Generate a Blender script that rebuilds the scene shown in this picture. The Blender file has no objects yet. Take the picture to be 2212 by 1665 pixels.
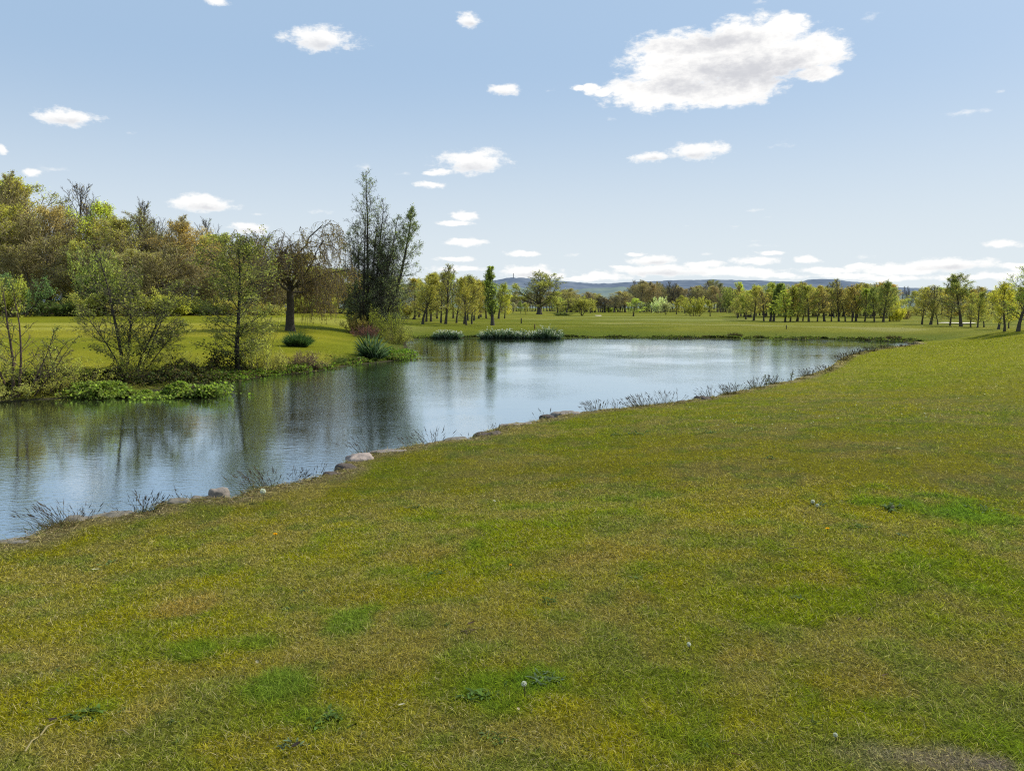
import bpy, math, random
import numpy as np
from mathutils import Vector
R = math.radians
scene = bpy.context.scene
COL = scene.collection

# ------------------------------------------------------------------ camera
FPX, CX, CY, HORIZ = 1703.0, 1106.0, 832.5, 663.0      # measured in a 2212 x 1665 view of the photo
CAMZ = 2.2                                             # eye height above the water
PITCH = math.atan((CY - HORIZ) / FPX)
cam_d = bpy.data.cameras.new("camera"); cam = bpy.data.objects.new("camera", cam_d); COL.objects.link(cam)
cam_d.sensor_width = 36; cam_d.lens = 36 * FPX / 2212; cam_d.clip_end = 12000; cam_d.clip_start = 0.05
cam.location = (0, 0, CAMZ); cam.rotation_euler = (math.pi / 2 - PITCH, 0, 0)
scene.camera = cam

def ray(px, py):
    dx = (px - CX) / FPX; dy = -(py - CY) / FPX
    c, s = math.cos(PITCH), math.sin(PITCH)
    return np.array([dx, c + dy * s, -s + dy * c])
def at_z(px, py, z):
    d = ray(px, py); t = (z - CAMZ) / d[2]; return np.array([d[0] * t, d[1] * t, z])
def at_y(px, py, Y):
    d = ray(px, py); t = Y / d[1]; return np.array([d[0] * t, Y, CAMZ + d[2] * t])

# ------------------------------------------------------------------ noise
def _hash(xi, yi, seed):
    h = (xi.astype(np.int64) * 374761393 + yi.astype(np.int64) * 668265263 + seed * 974634777) & 0xffffffff
    h = ((h ^ (h >> 13)) * 1274126177) & 0xffffffff
    return ((h ^ (h >> 16)) & 0xffff) / 65535.0
def vnoise(x, y, seed=0):
    xi = np.floor(x); yi = np.floor(y); fx = x - xi; fy = y - yi
    fx = fx * fx * (3 - 2 * fx); fy = fy * fy * (3 - 2 * fy)
    a = _hash(xi, yi, seed); b = _hash(xi + 1, yi, seed); c = _hash(xi, yi + 1, seed); d = _hash(xi + 1, yi + 1, seed)
    return a + (b - a) * fx + (c - a) * fy + (a - b - c + d) * fx * fy
def fbm(x, y, seed=0, o=4):
    x = np.asarray(x, float); y = np.asarray(y, float)
    v = 0; a = .5; t = 0
    for i in range(o):
        v = v + a * vnoise(x, y, seed + i * 17); t += a; a *= .5; x = x * 2.03 + 11.3; y = y * 2.03 + 5.7
    return v / t
def sstep(a, b, x):
    t = np.clip((np.asarray(x, float) - a) / (b - a), 0, 1); return t * t * (3 - 2 * t)

# ------------------------------------------------------------------ pond outline
ZN = 0.30                                              # crest of the near bank above the water
near_px = [(0,1170),(40,1168),(90,1150),(130,1128),(200,1117),(280,1112),(343,1103),(350,1085),(420,1076),(510,1076),
 (545,1060),(640,1042),(690,1030),(735,1018),(748,998),(775,984),(860,970),(950,951),(1020,946),(1060,930),(1110,917),(1170,908),
 (1240,890),(1350,882),(1450,870),(1510,862),(1580,848),(1640,836),(1720,819),(1780,801),(1805,788),(1825,772),(1870,758),(1925,750),(1990,742.5)]
far_px = [(1960,738.5),(1850,734.5),(1700,733),(1500,731.5),(1300,730.5),(1200,730),(1100,730.5),(1000,730),(930,731),(885,733),(868,740),(872,752),
 (885,766),(868,774),(820,782),(760,787),(690,799),(620,807),(560,812),(500,822),(430,828),(400,836),(300,845),(180,852),(120,860),(0,866),(-150,872)]
nearP = [at_z(x, y, ZN)[:2] for x, y in near_px]
farP = [at_z(x, y, 0)[:2] for x, y in far_px]
nearP = [np.array([-30., 1.0]), np.array([-12., 4.2])] + nearP
farP = farP + [np.array([-30., 22.])]
POND = np.array(nearP + farP)
NEARC = np.array(nearP)
def pond_sd(x, y):                                     # positive on land
    x = np.asarray(x, float); y = np.asarray(y, float)
    best = np.full(x.shape, 1e9); inside = np.zeros(x.shape, bool)
    n = len(POND)
    for i in range(n):
        ax, ay = POND[i]; bx, by = POND[(i + 1) % n]
        ex, ey = bx - ax, by - ay; L = ex * ex + ey * ey
        t = np.clip(((x - ax) * ex + (y - ay) * ey) / L, 0, 1)
        d = (x - ax - t * ex) ** 2 + (y - ay - t * ey) ** 2
        best = np.minimum(best, d)
        if ay != by:
            inside ^= ((ay > y) != (by > y)) & (x < (bx - ax) * (y - ay) / (by - ay) + ax)
    d = np.sqrt(best)
    return np.where(inside, -d, d)
def near_w(x, y):
    yb = np.interp(x, NEARC[:, 0], NEARC[:, 1])
    yb = np.where(x > NEARC[-1, 0], yb + (x - NEARC[-1, 0]) * .35, yb)
    wid = np.where(x > 15, 5, 1.6)
    return 1 - sstep(0.4, 1.0, (y - yb) / (wid * 1.2))
def height(x, y, sd=None):
    x = np.asarray(x, float); y = np.asarray(y, float)
    if sd is None: sd = pond_sd(x, y)
    wn = near_w(x, y); az = x / np.maximum(y, 1)
    rim = .03 * (fbm(x * 1.6, y * 1.6, 5, 3) - .5)
    lawn = ZN + .32 * sstep(0, 6, sd) + .42 * sstep(14, 30, x) * sstep(22, 40, y) * sstep(.5, 7, sd) + .05 * (fbm(x * .35, y * .35, 3, 3) - .5) * sstep(0, 1, sd) + rim
    lawn = lawn - .30 * sstep(40, 62, y)
    zn = np.where(sd > 0, lawn, ZN + rim - (ZN + .35) * sstep(0, .38, -sd))
    lw = 1 - sstep(-.25, -.11, az)
    bank = .03 + (.55 + .12 * fbm(x * .2, y * .2, 9, 2)) * sstep(0, 7.5, sd) - .12 * sstep(8, 40, sd)
    tl = np.interp(y, [15, 22, 30, 42, 60, 80, 130], [.45, .55, .75, .95, 1.22, 1.45, 1.5])
    left = .03 + .45 * tl * sstep(0, 1.2, sd) + .55 * tl * sstep(.8, 9, sd)
    ff = bank * (1 - lw) + left * lw + .10 * (fbm(x * .12, y * .12, 21, 3) - .5) * sstep(.5, 4, sd) + .05 * (fbm(x * .9, y * .9, 8, 2) - .5) * sstep(0, 1, sd)
    ff = ff + .35 * (fbm(x * .03, y * .03, 31, 2) - .5) * sstep(70, 110, y) * (1 - lw)
    zf = np.where(sd > 0, ff, .03 - .45 * sstep(0, 1.5, -sd))
    z = zn * wn + zf * (1 - wn)
    deep = -.5
    return np.where(sd < -1.5, deep, z)
_ts = np.geomspace(2, 900, 5000)
def hit(px, py):
    d = ray(px, py); t = _ts / d[1]
    X, Y, Z = d[0] * t, d[1] * t, CAMZ + d[2] * t
    hh = np.maximum(height(X, Y), 0)
    k = np.argmax(Z <= hh)
    if not (Z <= hh).any(): k = len(t) - 1
    return np.array([X[k], Y[k], hh[k]])
def h1(x, y): return float(height(np.array([x]), np.array([y]))[0])

# ------------------------------------------------------------------ mesh builder
class MB:
    def __init__(s): s.v = []; s.f = []; s.n = 0
    def add(s, v, f, mat=0, col=(1, 1, 1)):
        v = np.asarray(v, np.float32).reshape(-1, 3); f = np.asarray(f, np.int64)
        c = np.asarray(col, np.float32)
        if c.ndim == 1: c = np.tile(c, (len(v), 1))
        s.v.append((v, c)); s.f.append((f + s.n, mat)); s.n += len(v)
    def mesh(s, name, mats, smooth=False):
        me = bpy.data.meshes.new(name)
        V = np.concatenate([a for a, _ in s.v]); C = np.concatenate([c for _, c in s.v])
        me.vertices.add(len(V)); me.vertices.foreach_set("co", V.ravel())
        ls = [f.ravel() for f, _ in s.f]; tot = [np.full(len(f), f.shape[1]) for f, _ in s.f]; mi = [np.full(len(f), m) for f, m in s.f]
        ls = np.concatenate(ls); tot = np.concatenate(tot); mi = np.concatenate(mi)
        me.loops.add(len(ls)); me.loops.foreach_set("vertex_index", ls.astype(np.int32))
        me.polygons.add(len(tot)); st = np.concatenate([[0], np.cumsum(tot)[:-1]])
        me.polygons.foreach_set("loop_start", st.astype(np.int32)); me.polygons.foreach_set("loop_total", tot.astype(np.int32))
        me.polygons.foreach_set("material_index", mi.astype(np.int32))
        me.polygons.foreach_set("use_smooth", np.full(len(tot), smooth))
        me.update(calc_edges=True)
        a = me.color_attributes.new("Col", 'FLOAT_COLOR', 'POINT')
        a.data.foreach_set("color", np.concatenate([C, np.ones((len(C), 1), np.float32)], 1).ravel())
        for m in mats: me.materials.append(m)
        return me
def link(name, me, parent=None, loc=None):
    o = bpy.data.objects.new(name, me); COL.objects.link(o)
    if parent is not None: o.parent = parent
    if loc is not None: o.location = loc
    return o
def tag(o, label=None, cat=None, group=None, kind=None):
    if label: o["label"] = label
    if cat: o["category"] = cat
    if group: o["group"] = group
    if kind: o["kind"] = kind
    return o
def nrm(v): return v / np.maximum(np.linalg.norm(v, axis=-1, keepdims=True), 1e-9)

def tubes(mb, P, Ra, S, mat, col):
    N, K, _ = P.shape
    T = np.empty_like(P); T[:, 1:-1] = P[:, 2:] - P[:, :-2]; T[:, 0] = P[:, 1] - P[:, 0]; T[:, -1] = P[:, -1] - P[:, -2]
    T = nrm(T); ref = np.where(np.abs(T[..., 2:3]) > .9, np.array([1., 0, 0]), np.array([0, 0, 1.]))
    U = nrm(np.cross(T, ref)); W = np.cross(T, U)
    a = np.arange(S) * 2 * math.pi / S
    V = P[:, :, None] + (U[:, :, None] * np.cos(a)[None, None, :, None] + W[:, :, None] * np.sin(a)[None, None, :, None]) * Ra[:, :, None, None]
    i = np.arange(N)[:, None, None] * K * S; k = np.arange(K - 1)[None, :, None] * S; s_ = np.arange(S)[None, None]; s2 = (s_ + 1) % S
    F = np.stack([i + k + s_, i + k + s2, i + k + S + s2, i + k + S + s_], -1).reshape(-1, 4)
    c = np.asarray(col, float)
    if c.ndim == 2: c = np.repeat(c, K * S, 0)
    mb.add(V.reshape(-1, 3), F, mat, c)
def leaves(mb, C, size, mat, col, rng, flat=.0, asp=.55, axis=None):
    n = len(C); a = rng.normal(size=(n, 3)) if axis is None else axis + rng.normal(size=(n, 3)) * .5
    a[:, 2] *= (1 - flat); a = nrm(a)
    b = nrm(np.cross(a, rng.normal(size=(n, 3)) + np.array([0, 0, flat * 2])))
    s = (size * rng.uniform(.6, 1.3, n))[:, None]
    V = np.stack([C - a * s * .5, C + b * s * asp * .5 + a * s * .05, C + a * s * .5, C - b * s * asp * .5 + a * s * .05], 1)
    F = np.arange(n * 4).reshape(n, 4)
    mb.add(V.reshape(-1, 3), F, mat, np.repeat(col, 4, 0))
def ribbons(mb, B, D, L, W, bend, K, mat, col, rng, tipcol=None, face=None):
    """arching strips: base points B, directions D, lengths L, widths W, bend = droop"""
    n = len(B); D = nrm(D); H = D.copy(); H[:, 2] = 0; H = nrm(H + rng.normal(size=(n, 3)) * .05 * [1, 1, 0])
    side = nrm(np.cross(D, rng.normal(size=(n, 3)) if face is None else face))
    p = B.copy(); d = D.copy(); Vs = []
    wp = np.interp(np.linspace(0, 1, K + 1), [0, .35, .75, 1], [.8, 1, .7, 0.0])
    for k in range(K + 1):
        w = side * (W * wp[k] * .5)[:, None]
        if k < K: Vs += [p - w, p + w]
        else: Vs += [p]
        d = nrm(d + (H * bend[:, None] + np.array([0, 0, -1.]) * bend[:, None] * .9) / K)
        p = p + d * (L / K)[:, None]
    V = np.stack(Vs, 1); m = V.shape[1]; b0 = np.arange(n)[:, None] * m
    c = np.repeat(np.asarray(col, float)[:, None] if np.ndim(col) == 2 else np.tile(col, (n, 1))[:, None], m, 1)
    f = np.concatenate([np.repeat(np.linspace(.30, 1.15, K) if K > 1 else [.75], 2), [1.3]])[None, :, None]  # base darkened, tip brightened: brown roots plus ambient shade put into the colour
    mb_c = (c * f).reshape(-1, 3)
    q = [np.stack([b0[:, 0] + 2 * k, b0[:, 0] + 2 * k + 1, b0[:, 0] + 2 * k + 3, b0[:, 0] + 2 * k + 2], 1) for k in range(K - 1)]
    t = np.stack([b0[:, 0] + 2 * K - 2, b0[:, 0] + 2 * K - 1, b0[:, 0] + 2 * K], 1)
    v0 = mb.n
    mb.v.append((V.reshape(-1, 3).astype(np.float32), mb_c.astype(np.float32))); mb.n += n * m
    if q: mb.f.append((np.concatenate(q) + v0, mat))
    mb.f.append((t + v0, mat))

# ------------------------------------------------------------------ materials
def newmat(name):
    m = bpy.data.materials.new(name); m.use_nodes = True; m.node_tree.nodes.clear(); return m, m.node_tree.nodes, m.node_tree.links
def attr_mat(name, transl=.35, rough=.6, spec=.2, noise=None, bump=None, gain=1.0, objcol=True):
    m, N, L = newmat(name)
    at = N.new("ShaderNodeAttribute"); at.attribute_name = "Col"; col = at.outputs["Color"]
    if objcol:
        oi = N.new("ShaderNodeObjectInfo"); mx = N.new("ShaderNodeMix"); mx.data_type = 'RGBA'; mx.blend_type = 'MULTIPLY'; mx.inputs[0].default_value = 1
        L.new(col, mx.inputs[6]); L.new(oi.outputs["Color"], mx.inputs[7]); col = mx.outputs[2]
    tc = N.new("ShaderNodeTexCoord")
    if noise:
        nz = N.new("ShaderNodeTexNoise"); nz.inputs["Scale"].default_value = noise[0]; nz.inputs["Detail"].default_value = 8; nz.inputs["Roughness"].default_value = .7
        L.new(tc.outputs["Object"], nz.inputs["Vector"])
        mr = N.new("ShaderNodeMapRange"); mr.inputs[1].default_value = .3; mr.inputs[2].default_value = .7; mr.inputs[3].default_value = 1 - noise[1]; mr.inputs[4].default_value = 1 + noise[1]
        L.new(nz.outputs["Fac"], mr.inputs[0])
        vm = N.new("ShaderNodeVectorMath"); vm.operation = 'SCALE'; L.new(col, vm.inputs[0]); L.new(mr.outputs[0], vm.inputs["Scale"]); col = vm.outputs[0]
    p = N.new("ShaderNodeBsdfPrincipled"); L.new(col, p.inputs["Base Color"]); p.inputs["Roughness"].default_value = rough; p.inputs["Specular IOR Level"].default_value = spec
    if bump:
        nb = N.new("ShaderNodeTexNoise"); nb.inputs["Scale"].default_value = bump[0]; nb.inputs["Detail"].default_value = 8
        L.new(tc.outputs["Object"], nb.inputs["Vector"]); bp = N.new("ShaderNodeBump"); bp.inputs["Strength"].default_value = bump[1]; bp.inputs["Distance"].default_value = bump[2]
        L.new(nb.outputs["Fac"], bp.inputs["Height"]); L.new(bp.outputs[0], p.inputs["Normal"])
    out = N.new("ShaderNodeOutputMaterial"); sh = p.outputs[0]
    if transl:
        tr = N.new("ShaderNodeBsdfTranslucent"); sc = N.new("ShaderNodeVectorMath"); sc.operation = 'MULTIPLY'; sc.inputs[1].default_value = (1.15, 1.2, .7)
        L.new(col, sc.inputs[0]); L.new(sc.outputs[0], tr.inputs["Color"])
        ms = N.new("ShaderNodeMixShader"); ms.inputs[0].default_value = transl; L.new(sh, ms.inputs[1]); L.new(tr.outputs[0], ms.inputs[2]); sh = ms.outputs[0]
    L.new(sh, out.inputs["Surface"]); return m
M_LEAF = attr_mat("leaf", .58, .6, .12)
M_TWIG = attr_mat("twig", 0, .9, .1, objcol=False)
M_BARK = attr_mat("bark", 0, .9, .15, noise=(9, .45), bump=(25, .6, .03))
M_GRASS = attr_mat("grass_blade", .40, .7, .05, objcol=False)
M_STRAP = attr_mat("strap_leaf", .35, .55, .08)
M_STONE = attr_mat("stone", 0, .85, .3, noise=(6, .35), bump=(14, .8, .03))
M_DULL = attr_mat("dull_surface", 0, .8, .2, noise=(8, .2))
M_PETAL = attr_mat("petal", .4, .6, .2)
M_GROUND = attr_mat("ground_turf", 0, .95, .05, noise=(14, .5), bump=(40, .8, .05), objcol=False)

# ------------------------------------------------------------------ colours of the turf
GREEN = np.array([.182, .218, .008]); OLIVE = np.array([.262, .238, .008]); STRAW = np.array([.37, .285, .075]); DEEP = np.array([.095, .148, .016])
RUST = np.array([.36, .20, .045]); VIVID = np.array([.192, .200, .002]); GREYP = np.array([.25, .20, .145])
def mixc(a, b, w): w = np.asarray(w)[..., None]; return a * (1 - w) + b * w
def spots(lst):
    out = []
    for px, py, rx, ry, w in lst:
        c = hit(px, py); Y = c[1]
        y2 = hit(px, py - ry)[1]; out.append((c[0], c[1], rx / FPX * Y, max(.05, y2 - Y), w))
    return out
DEEPS = spots([(770,1345,70,35,1),(550,1392,90,22,.9),(1010,1090,0.1,.1,0),(1370,1065,110,22,.7),(1960,1090,120,35,.8),(2110,1120,110,45,.9),(1440,1580,130,60,.8),(620,1475,70,35,.8),
 (430,1410,70,25,.6),(1080,1500,90,50,.7),(220,1530,90,40,.7),(700,1560,90,35,.7),(40,1650,60,30,.5),(1180,1465,60,30,.7),(1050,1400,120,30,.5),(1700,1370,90,30,.5)])
RUSTS = spots([(400,1310,80,25,.8),(1390,1290,80,20,.7),(1720,1250,110,30,.6),(1620,1400,70,30,.6),(1830,1480,110,40,.6),(900,1200,80,20,.5),(1280,1200,160,30,.5),(740,1290,80,25,.5),(1600,1210,160,30,.45)])
GREYS = spots([(2040,1640,190,42,1.0),(2150,1655,90,25,1)])
WORNS = spots([(1180,930,130,14,.7),(650,1045,90,10,.8),(150,1130,90,9,.8),(1450,880,120,8,.5),(1100,1000,200,20,.4)])
FAIRLINE = [hit(x, y)[:2] for x, y in [(1285, 697), (1450, 700), (1620, 702), (1800, 706), (1960, 711)]]
PALES = [(hit(x, y), a, b) for x, y, a, b in [(1360, 684, 16, 9), (1180, 689, 5, 4), (1480, 690, 14, 7), (700, 690, 8, 6), (180, 700, 9, 2.5), (80, 710, 9, 2)]]
def ell(x, y, s):
    return sstep(1.15, .25, np.sqrt(((x - s[0]) / s[2]) ** 2 + ((y - s[1]) / s[3]) ** 2) + 2.2 * (fbm(x * 3.5, y * 3.5, 77, 4) - .5)) * s[4]
def sstep(a, b, x):
    t = np.clip((np.asarray(x, float) - a) / (b - a), 0, 1); return t * t * (3 - 2 * t)
def turf(x, y, sd):
    n1 = fbm(x * .45, y * .45, 41, 4); n2 = fbm(x * 2.2, y * 2.2, 51, 4); n3 = fbm(x * .9 + 7, y * .9, 61, 3)
    c = mixc(OLIVE, GREEN, sstep(.36, .64, n1 * .55 + n2 * .45))
    c = mixc(c, STRAW * .8, .68 * sstep(.42, .64, n2 * .6 + n3 * .4))
    c = mixc(c, DEEP * 1.2, .5 * sstep(.50, .66, n3 * .35 + fbm(x * 4, y * 4, 5, 3) * .65))
    wn = near_w(x, y)
    vv = wn * sstep(3, 14, x) * sstep(8, 18, y); c = mixc(c, VIVID * (.85 + .4 * n2)[..., None], .75 * vv)
    for s in DEEPS: c = mixc(c, np.array([.10, .20, .02]), .62 * ell(x, y, s))
    for s in RUSTS: c = mixc(c, RUST, .45 * ell(x, y, s))
    for s in GREYS: c = mixc(c, GREYP, .85 * ell(x, y, s))
    for s in WORNS: c = mixc(c, STRAW, .8 * ell(x, y, s))
    # the far side: mown fairways, rough bank
    st = .5 + .5 * np.sin((y * .8 + x * .06) * 1.0)
    far = mixc(np.array([.115, .130, .008]), np.array([.175, .172, .018]), sstep(.42, .58, fbm(x * .04, y * .12, 91, 4)) * .9 + .25 * st * 0)
    far = far * (.8 + .4 * fbm(x * .6, y * .6, 19, 4))[..., None]
    dl = np.full(np.shape(x), 1e9)
    for a, b in zip(FAIRLINE[:-1], FAIRLINE[1:]):
        e = b - a; t = np.clip(((x - a[0]) * e[0] + (y - a[1]) * e[1]) / (e @ e), 0, 1)
        dl = np.minimum(dl, np.hypot(x - a[0] - t * e[0], y - a[1] - t * e[1]))
    far = mixc(far, np.array([.25, .235, .07]), .75 * sstep(2.6, 1.2, dl + fbm(x * .3, y * .3, 3, 2)))
    for p, a, b in PALES: far = mixc(far, np.array([.21, .215, .05]), .7 * sstep(1.3, .6, np.hypot((x - p[0]) / a, (y - p[1]) / b)))
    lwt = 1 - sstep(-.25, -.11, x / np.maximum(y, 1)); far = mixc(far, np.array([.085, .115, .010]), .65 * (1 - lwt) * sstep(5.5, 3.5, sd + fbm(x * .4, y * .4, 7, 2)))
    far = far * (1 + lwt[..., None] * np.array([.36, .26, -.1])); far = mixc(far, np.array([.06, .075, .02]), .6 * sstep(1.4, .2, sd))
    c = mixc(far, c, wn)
    c = mixc(c, np.array([.30, .24, .12]) * (.6 + .8 * n2)[..., None], wn * .9 * sstep(.40, .08, sd + .45 * (n2 - .5)))
    c = np.where((sd < -.02)[..., None], np.array([.05, .045, .025]), c)
    return c

# ------------------------------------------------------------------ ground sheet
def build_ground():
    ang = np.concatenate([np.arange(-180, -48, 4.0), np.arange(-48, -40, .5), np.arange(-40, 40, .11), np.arange(40, 48, .5), np.arange(48, 180, 4.0)])
    ang = np.radians(ang); r = np.concatenate([[.3, .8, 1.4], np.geomspace(2, 75, 330), np.geomspace(75, 6500, 90)[1:]])
    A, RR = np.meshgrid(ang, r); X = (np.sin(A) * RR).ravel(); Y = (np.cos(A) * RR).ravel()
    sd = pond_sd(X, Y); Z = height(X, Y, sd)
    Z = np.where(RR.ravel() > 400, np.minimum(Z, .5), Z)
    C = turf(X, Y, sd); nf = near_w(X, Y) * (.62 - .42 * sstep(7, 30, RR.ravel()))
    C = C * (1 - nf)[:, None]  # near turf darkened: shade in the gaps between blades is painted in
    n, m = len(r), len(ang); i = np.arange(n - 1)[:, None] * m; j = np.arange(m)[None]; j2 = (j + 1) % m
    F = np.stack([i + j, i + m + j, i + m + j2, i + j2], -1).reshape(-1, 4)
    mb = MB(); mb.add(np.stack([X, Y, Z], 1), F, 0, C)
    c0 = np.array([[0, 0, height(np.zeros(1), np.zeros(1))[0]]]); v0 = mb.n
    mb.v.append((c0.astype(np.float32), np.array([[.12, .13, .03]], np.float32))); mb.n += 1
    jj = np.arange(m); mb.f.append((np.stack([np.full(m, v0), jj, (jj + 1) % m], 1), 0))
    tag(link("ground", mb.mesh("ground", [M_GROUND], True)), kind="structure")
build_ground()

# ------------------------------------------------------------------ water
def build_water():
    m, N, L = newmat("pond_water")
    p = N.new("ShaderNodeBsdfPrincipled"); p.inputs["Base Color"].default_value = (.045, .050, .022, 1); p.inputs["Roughness"].default_value = .03
    p.inputs["IOR"].default_value = 2.0; p.inputs["Specular IOR Level"].default_value = .5
    tc = N.new("ShaderNodeTexCoord")
    def nz(sc, scale, det, rough=.6):
        mp = N.new("ShaderNodeMapping"); mp.inputs["Scale"].default_value = sc; mp.inputs["Rotation"].default_value = (0, 0, R(12))
        L.new(tc.outputs["Object"], mp.inputs["Vector"]); t = N.new("ShaderNodeTexNoise"); t.inputs["Scale"].default_value = scale
        t.inputs["Detail"].default_value = det; t.inputs["Roughness"].default_value = rough; L.new(mp.outputs[0], t.inputs["Vector"]); return t.outputs["Fac"]
    a = nz((1.0, 2.0, 1), 7.0, 3); b = nz((1, 1, 1), .13, 3); c = nz((.6, 1.1, 1), 1.5, 2)
    mr = N.new("ShaderNodeMapRange"); mr.inputs[1].default_value = .40; mr.inputs[2].default_value = .62; mr.inputs[3].default_value = .22; mr.inputs[4].default_value = 1.0; L.new(b, mr.inputs[0])
    ml = N.new("ShaderNodeMath"); ml.operation = 'MULTIPLY'; L.new(a, ml.inputs[0]); L.new(mr.outputs[0], ml.inputs[1])
    ad = N.new("ShaderNodeMath"); ad.operation = 'MULTIPLY_ADD'; L.new(c, ad.inputs[0]); ad.inputs[1].default_value = .35; L.new(ml.outputs[0], ad.inputs[2])
    bp = N.new("ShaderNodeBump"); bp.inputs["Strength"].default_value = 1; bp.inputs["Distance"].default_value = .0056
    L.new(ad.outputs[0], bp.inputs["Height"]); L.new(bp.outputs[0], p.inputs["Normal"])
    gl = N.new("ShaderNodeBsdfGlossy"); gl.inputs["Roughness"].default_value = .03; gl.inputs["Color"].default_value = (.80, .92, 1.0, 1); L.new(bp.outputs[0], gl.inputs["Normal"])
    ms = N.new("ShaderNodeMixShader"); ms.inputs[0].default_value = .65; L.new(p.outputs[0], ms.inputs[1]); L.new(gl.outputs[0], ms.inputs[2]); p = ms
    o = N.new("ShaderNodeOutputMaterial"); L.new(p.outputs[0], o.inputs["Surface"])
    mb = MB(); mb.add([(-45, 0, 0), (32, 0, 0), (32, 64, 0), (-45, 64, 0)], [[0, 1, 2, 3]])
    # clip to the pond, a little inside the banks
    poly = POND; v = [(x, y, 0) for x, y in poly]
    c = poly.mean(0); me = bpy.data.meshes.new("water")
    import bmesh
    bm = bmesh.new(); vs = []
    n = len(poly)
    for i in range(n):
        e = poly[(i + 1) % n] - poly[i - 1]; nn = np.array([e[1], -e[0]]) / np.linalg.norm(e)
        s = poly[i] + nn * .5
        if pond_sd(np.array([s[0]]), np.array([s[1]]))[0] < 0: s = poly[i] - nn * .5
        vs.append(bm.verts.new((s[0], s[1], 0)))
    f = bm.faces.new(vs); bmesh.ops.triangulate(bm, faces=[f]); bmesh.ops.recalc_face_normals(bm, faces=bm.faces)
    for f in bm.faces:
        if f.normal.z < 0: f.normal_flip()
    bm.to_mesh(me); bm.free(); me.materials.append(m)
    tag(link("water", me), kind="structure")
build_water()

# ------------------------------------------------------------------ lawn grass
def build_lawn():
    rng = np.random.default_rng(11)
    mb = MB()
    def pts(r0, r1, n, a0=-47, a1=55, p=1.5):
        u = rng.random(n); e = 2 - p
        r = (r0 ** e + u * (r1 ** e - r0 ** e)) ** (1 / e); a = np.radians(rng.uniform(a0, a1, n))
        return np.sin(a) * r, np.cos(a) * r, r
    for (r0, r1, n, K, p) in [(1.4, 8.4, 1700000, 2, 1.0), (5.8, 16, 1070000, 1, 1.2), (12, 48, 1130000, 1, 1.3)]:
        x, y, r = pts(r0, r1, n, p=p); sd = pond_sd(x, y)
        rd = rng.random(n); fade = (1 - sstep(5.8, 8.4, r)) if r0 < 5 else sstep(5.8, 8.4, r) * (1 - sstep(12, 16, r)) if r0 < 10 else sstep(12, 16, r)
        k = (sd > .03) & (near_w(x, y) > .5) & (rd < fade); x, y, r, sd = x[k], y[k], r[k], sd[k]
        z = height(x, y, sd); c = turf(x, y, sd); m = len(x)
        deep = np.clip((c[:, 1] - c[:, 0]) / .06, 0, 1)
        clump = fbm(x * 9, y * 9, 5, 2)
        L = (.017 + .024 * rng.random(m)) * (.6 + .95 * clump) * (1 + .7 * deep) * (1 + .5 * sstep(9, 20, r))
        W = np.maximum(.0017, r / 788 * .36) * rng.uniform(.6, 1.3, m) * (1 if K > 1 else 1.3)
        dry = rng.random(m); bright = rng.uniform(.35, 1.65, m)[:, None]
        cc = c * bright * 1.45
        cc = np.where((dry < .24 * (1 - deep * .7))[:, None], np.array([.50, .42, .20]) * bright, cc)
        cc = np.where((dry > .93)[:, None], np.array([.05, .08, .02]), cc)
        D = rng.normal(size=(m, 3)) * [.55, .55, .1] + [0, 0, .8]
        D[dry < .1] = D[dry < .1] * [2.2, 2.2, .25]
        B = np.stack([x, y, z - .004], 1)
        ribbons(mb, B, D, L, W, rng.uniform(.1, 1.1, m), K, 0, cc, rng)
    tag(link("grass", mb.mesh("grass", [M_GRASS])), "short mown lawn grass with dry straw and green patches", "grass", kind="stuff")
build_lawn()

def build_rough():
    rng = np.random.default_rng(12); mb = MB(); n = 330000
    r = rng.uniform(17, 75, n) ; a = np.radians(rng.uniform(-42, 42, n)); x, y = np.sin(a) * r, np.cos(a) * r
    sd = pond_sd(x, y); nw = near_w(x, y)
    tall = sstep(3.2, .3, sd) ; lw = 1 - sstep(-.24, -.12, x / y)
    keep = (sd > .02) & (nw < .5) & (rng.random(n) < .25 + .75 * tall) & (sd < 22)
    x, y, r, sd, tall, lw = [q[keep] for q in (x, y, r, sd, tall, lw)]
    z = height(x, y, sd); c = turf(x, y, sd); m = len(x); cl = fbm(x * 1.4, y * 1.4, 66, 3)
    c = mixc(c, np.array([.10, .15, .018]), .6 * tall); c = mixc(c, np.array([.17, .13, .05]), .7 * tall * sstep(.5, .62, cl))
    L = (.05 + .05 * rng.random(m)) + tall * (.05 + .24 * sstep(.45, .75, cl)) * rng.random(m) * (.45 + .75 * lw)
    W = r / 788 * .5 * rng.uniform(.6, 1.4, m)
    cc = c * rng.uniform(.6, 1.6, m)[:, None] * (1.25 + .5 * lw)[:, None]
    D = rng.normal(size=(m, 3)) * [.5, .5, .1] + [0, 0, .8]
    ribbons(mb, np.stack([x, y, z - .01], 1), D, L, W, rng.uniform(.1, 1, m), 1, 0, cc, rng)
    tag(link("rough_grass", mb.mesh("rough_grass", [M_GRASS])), "longer rough grass along the far and left banks of the pond", "grass", kind="stuff")
build_rough()

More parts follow.
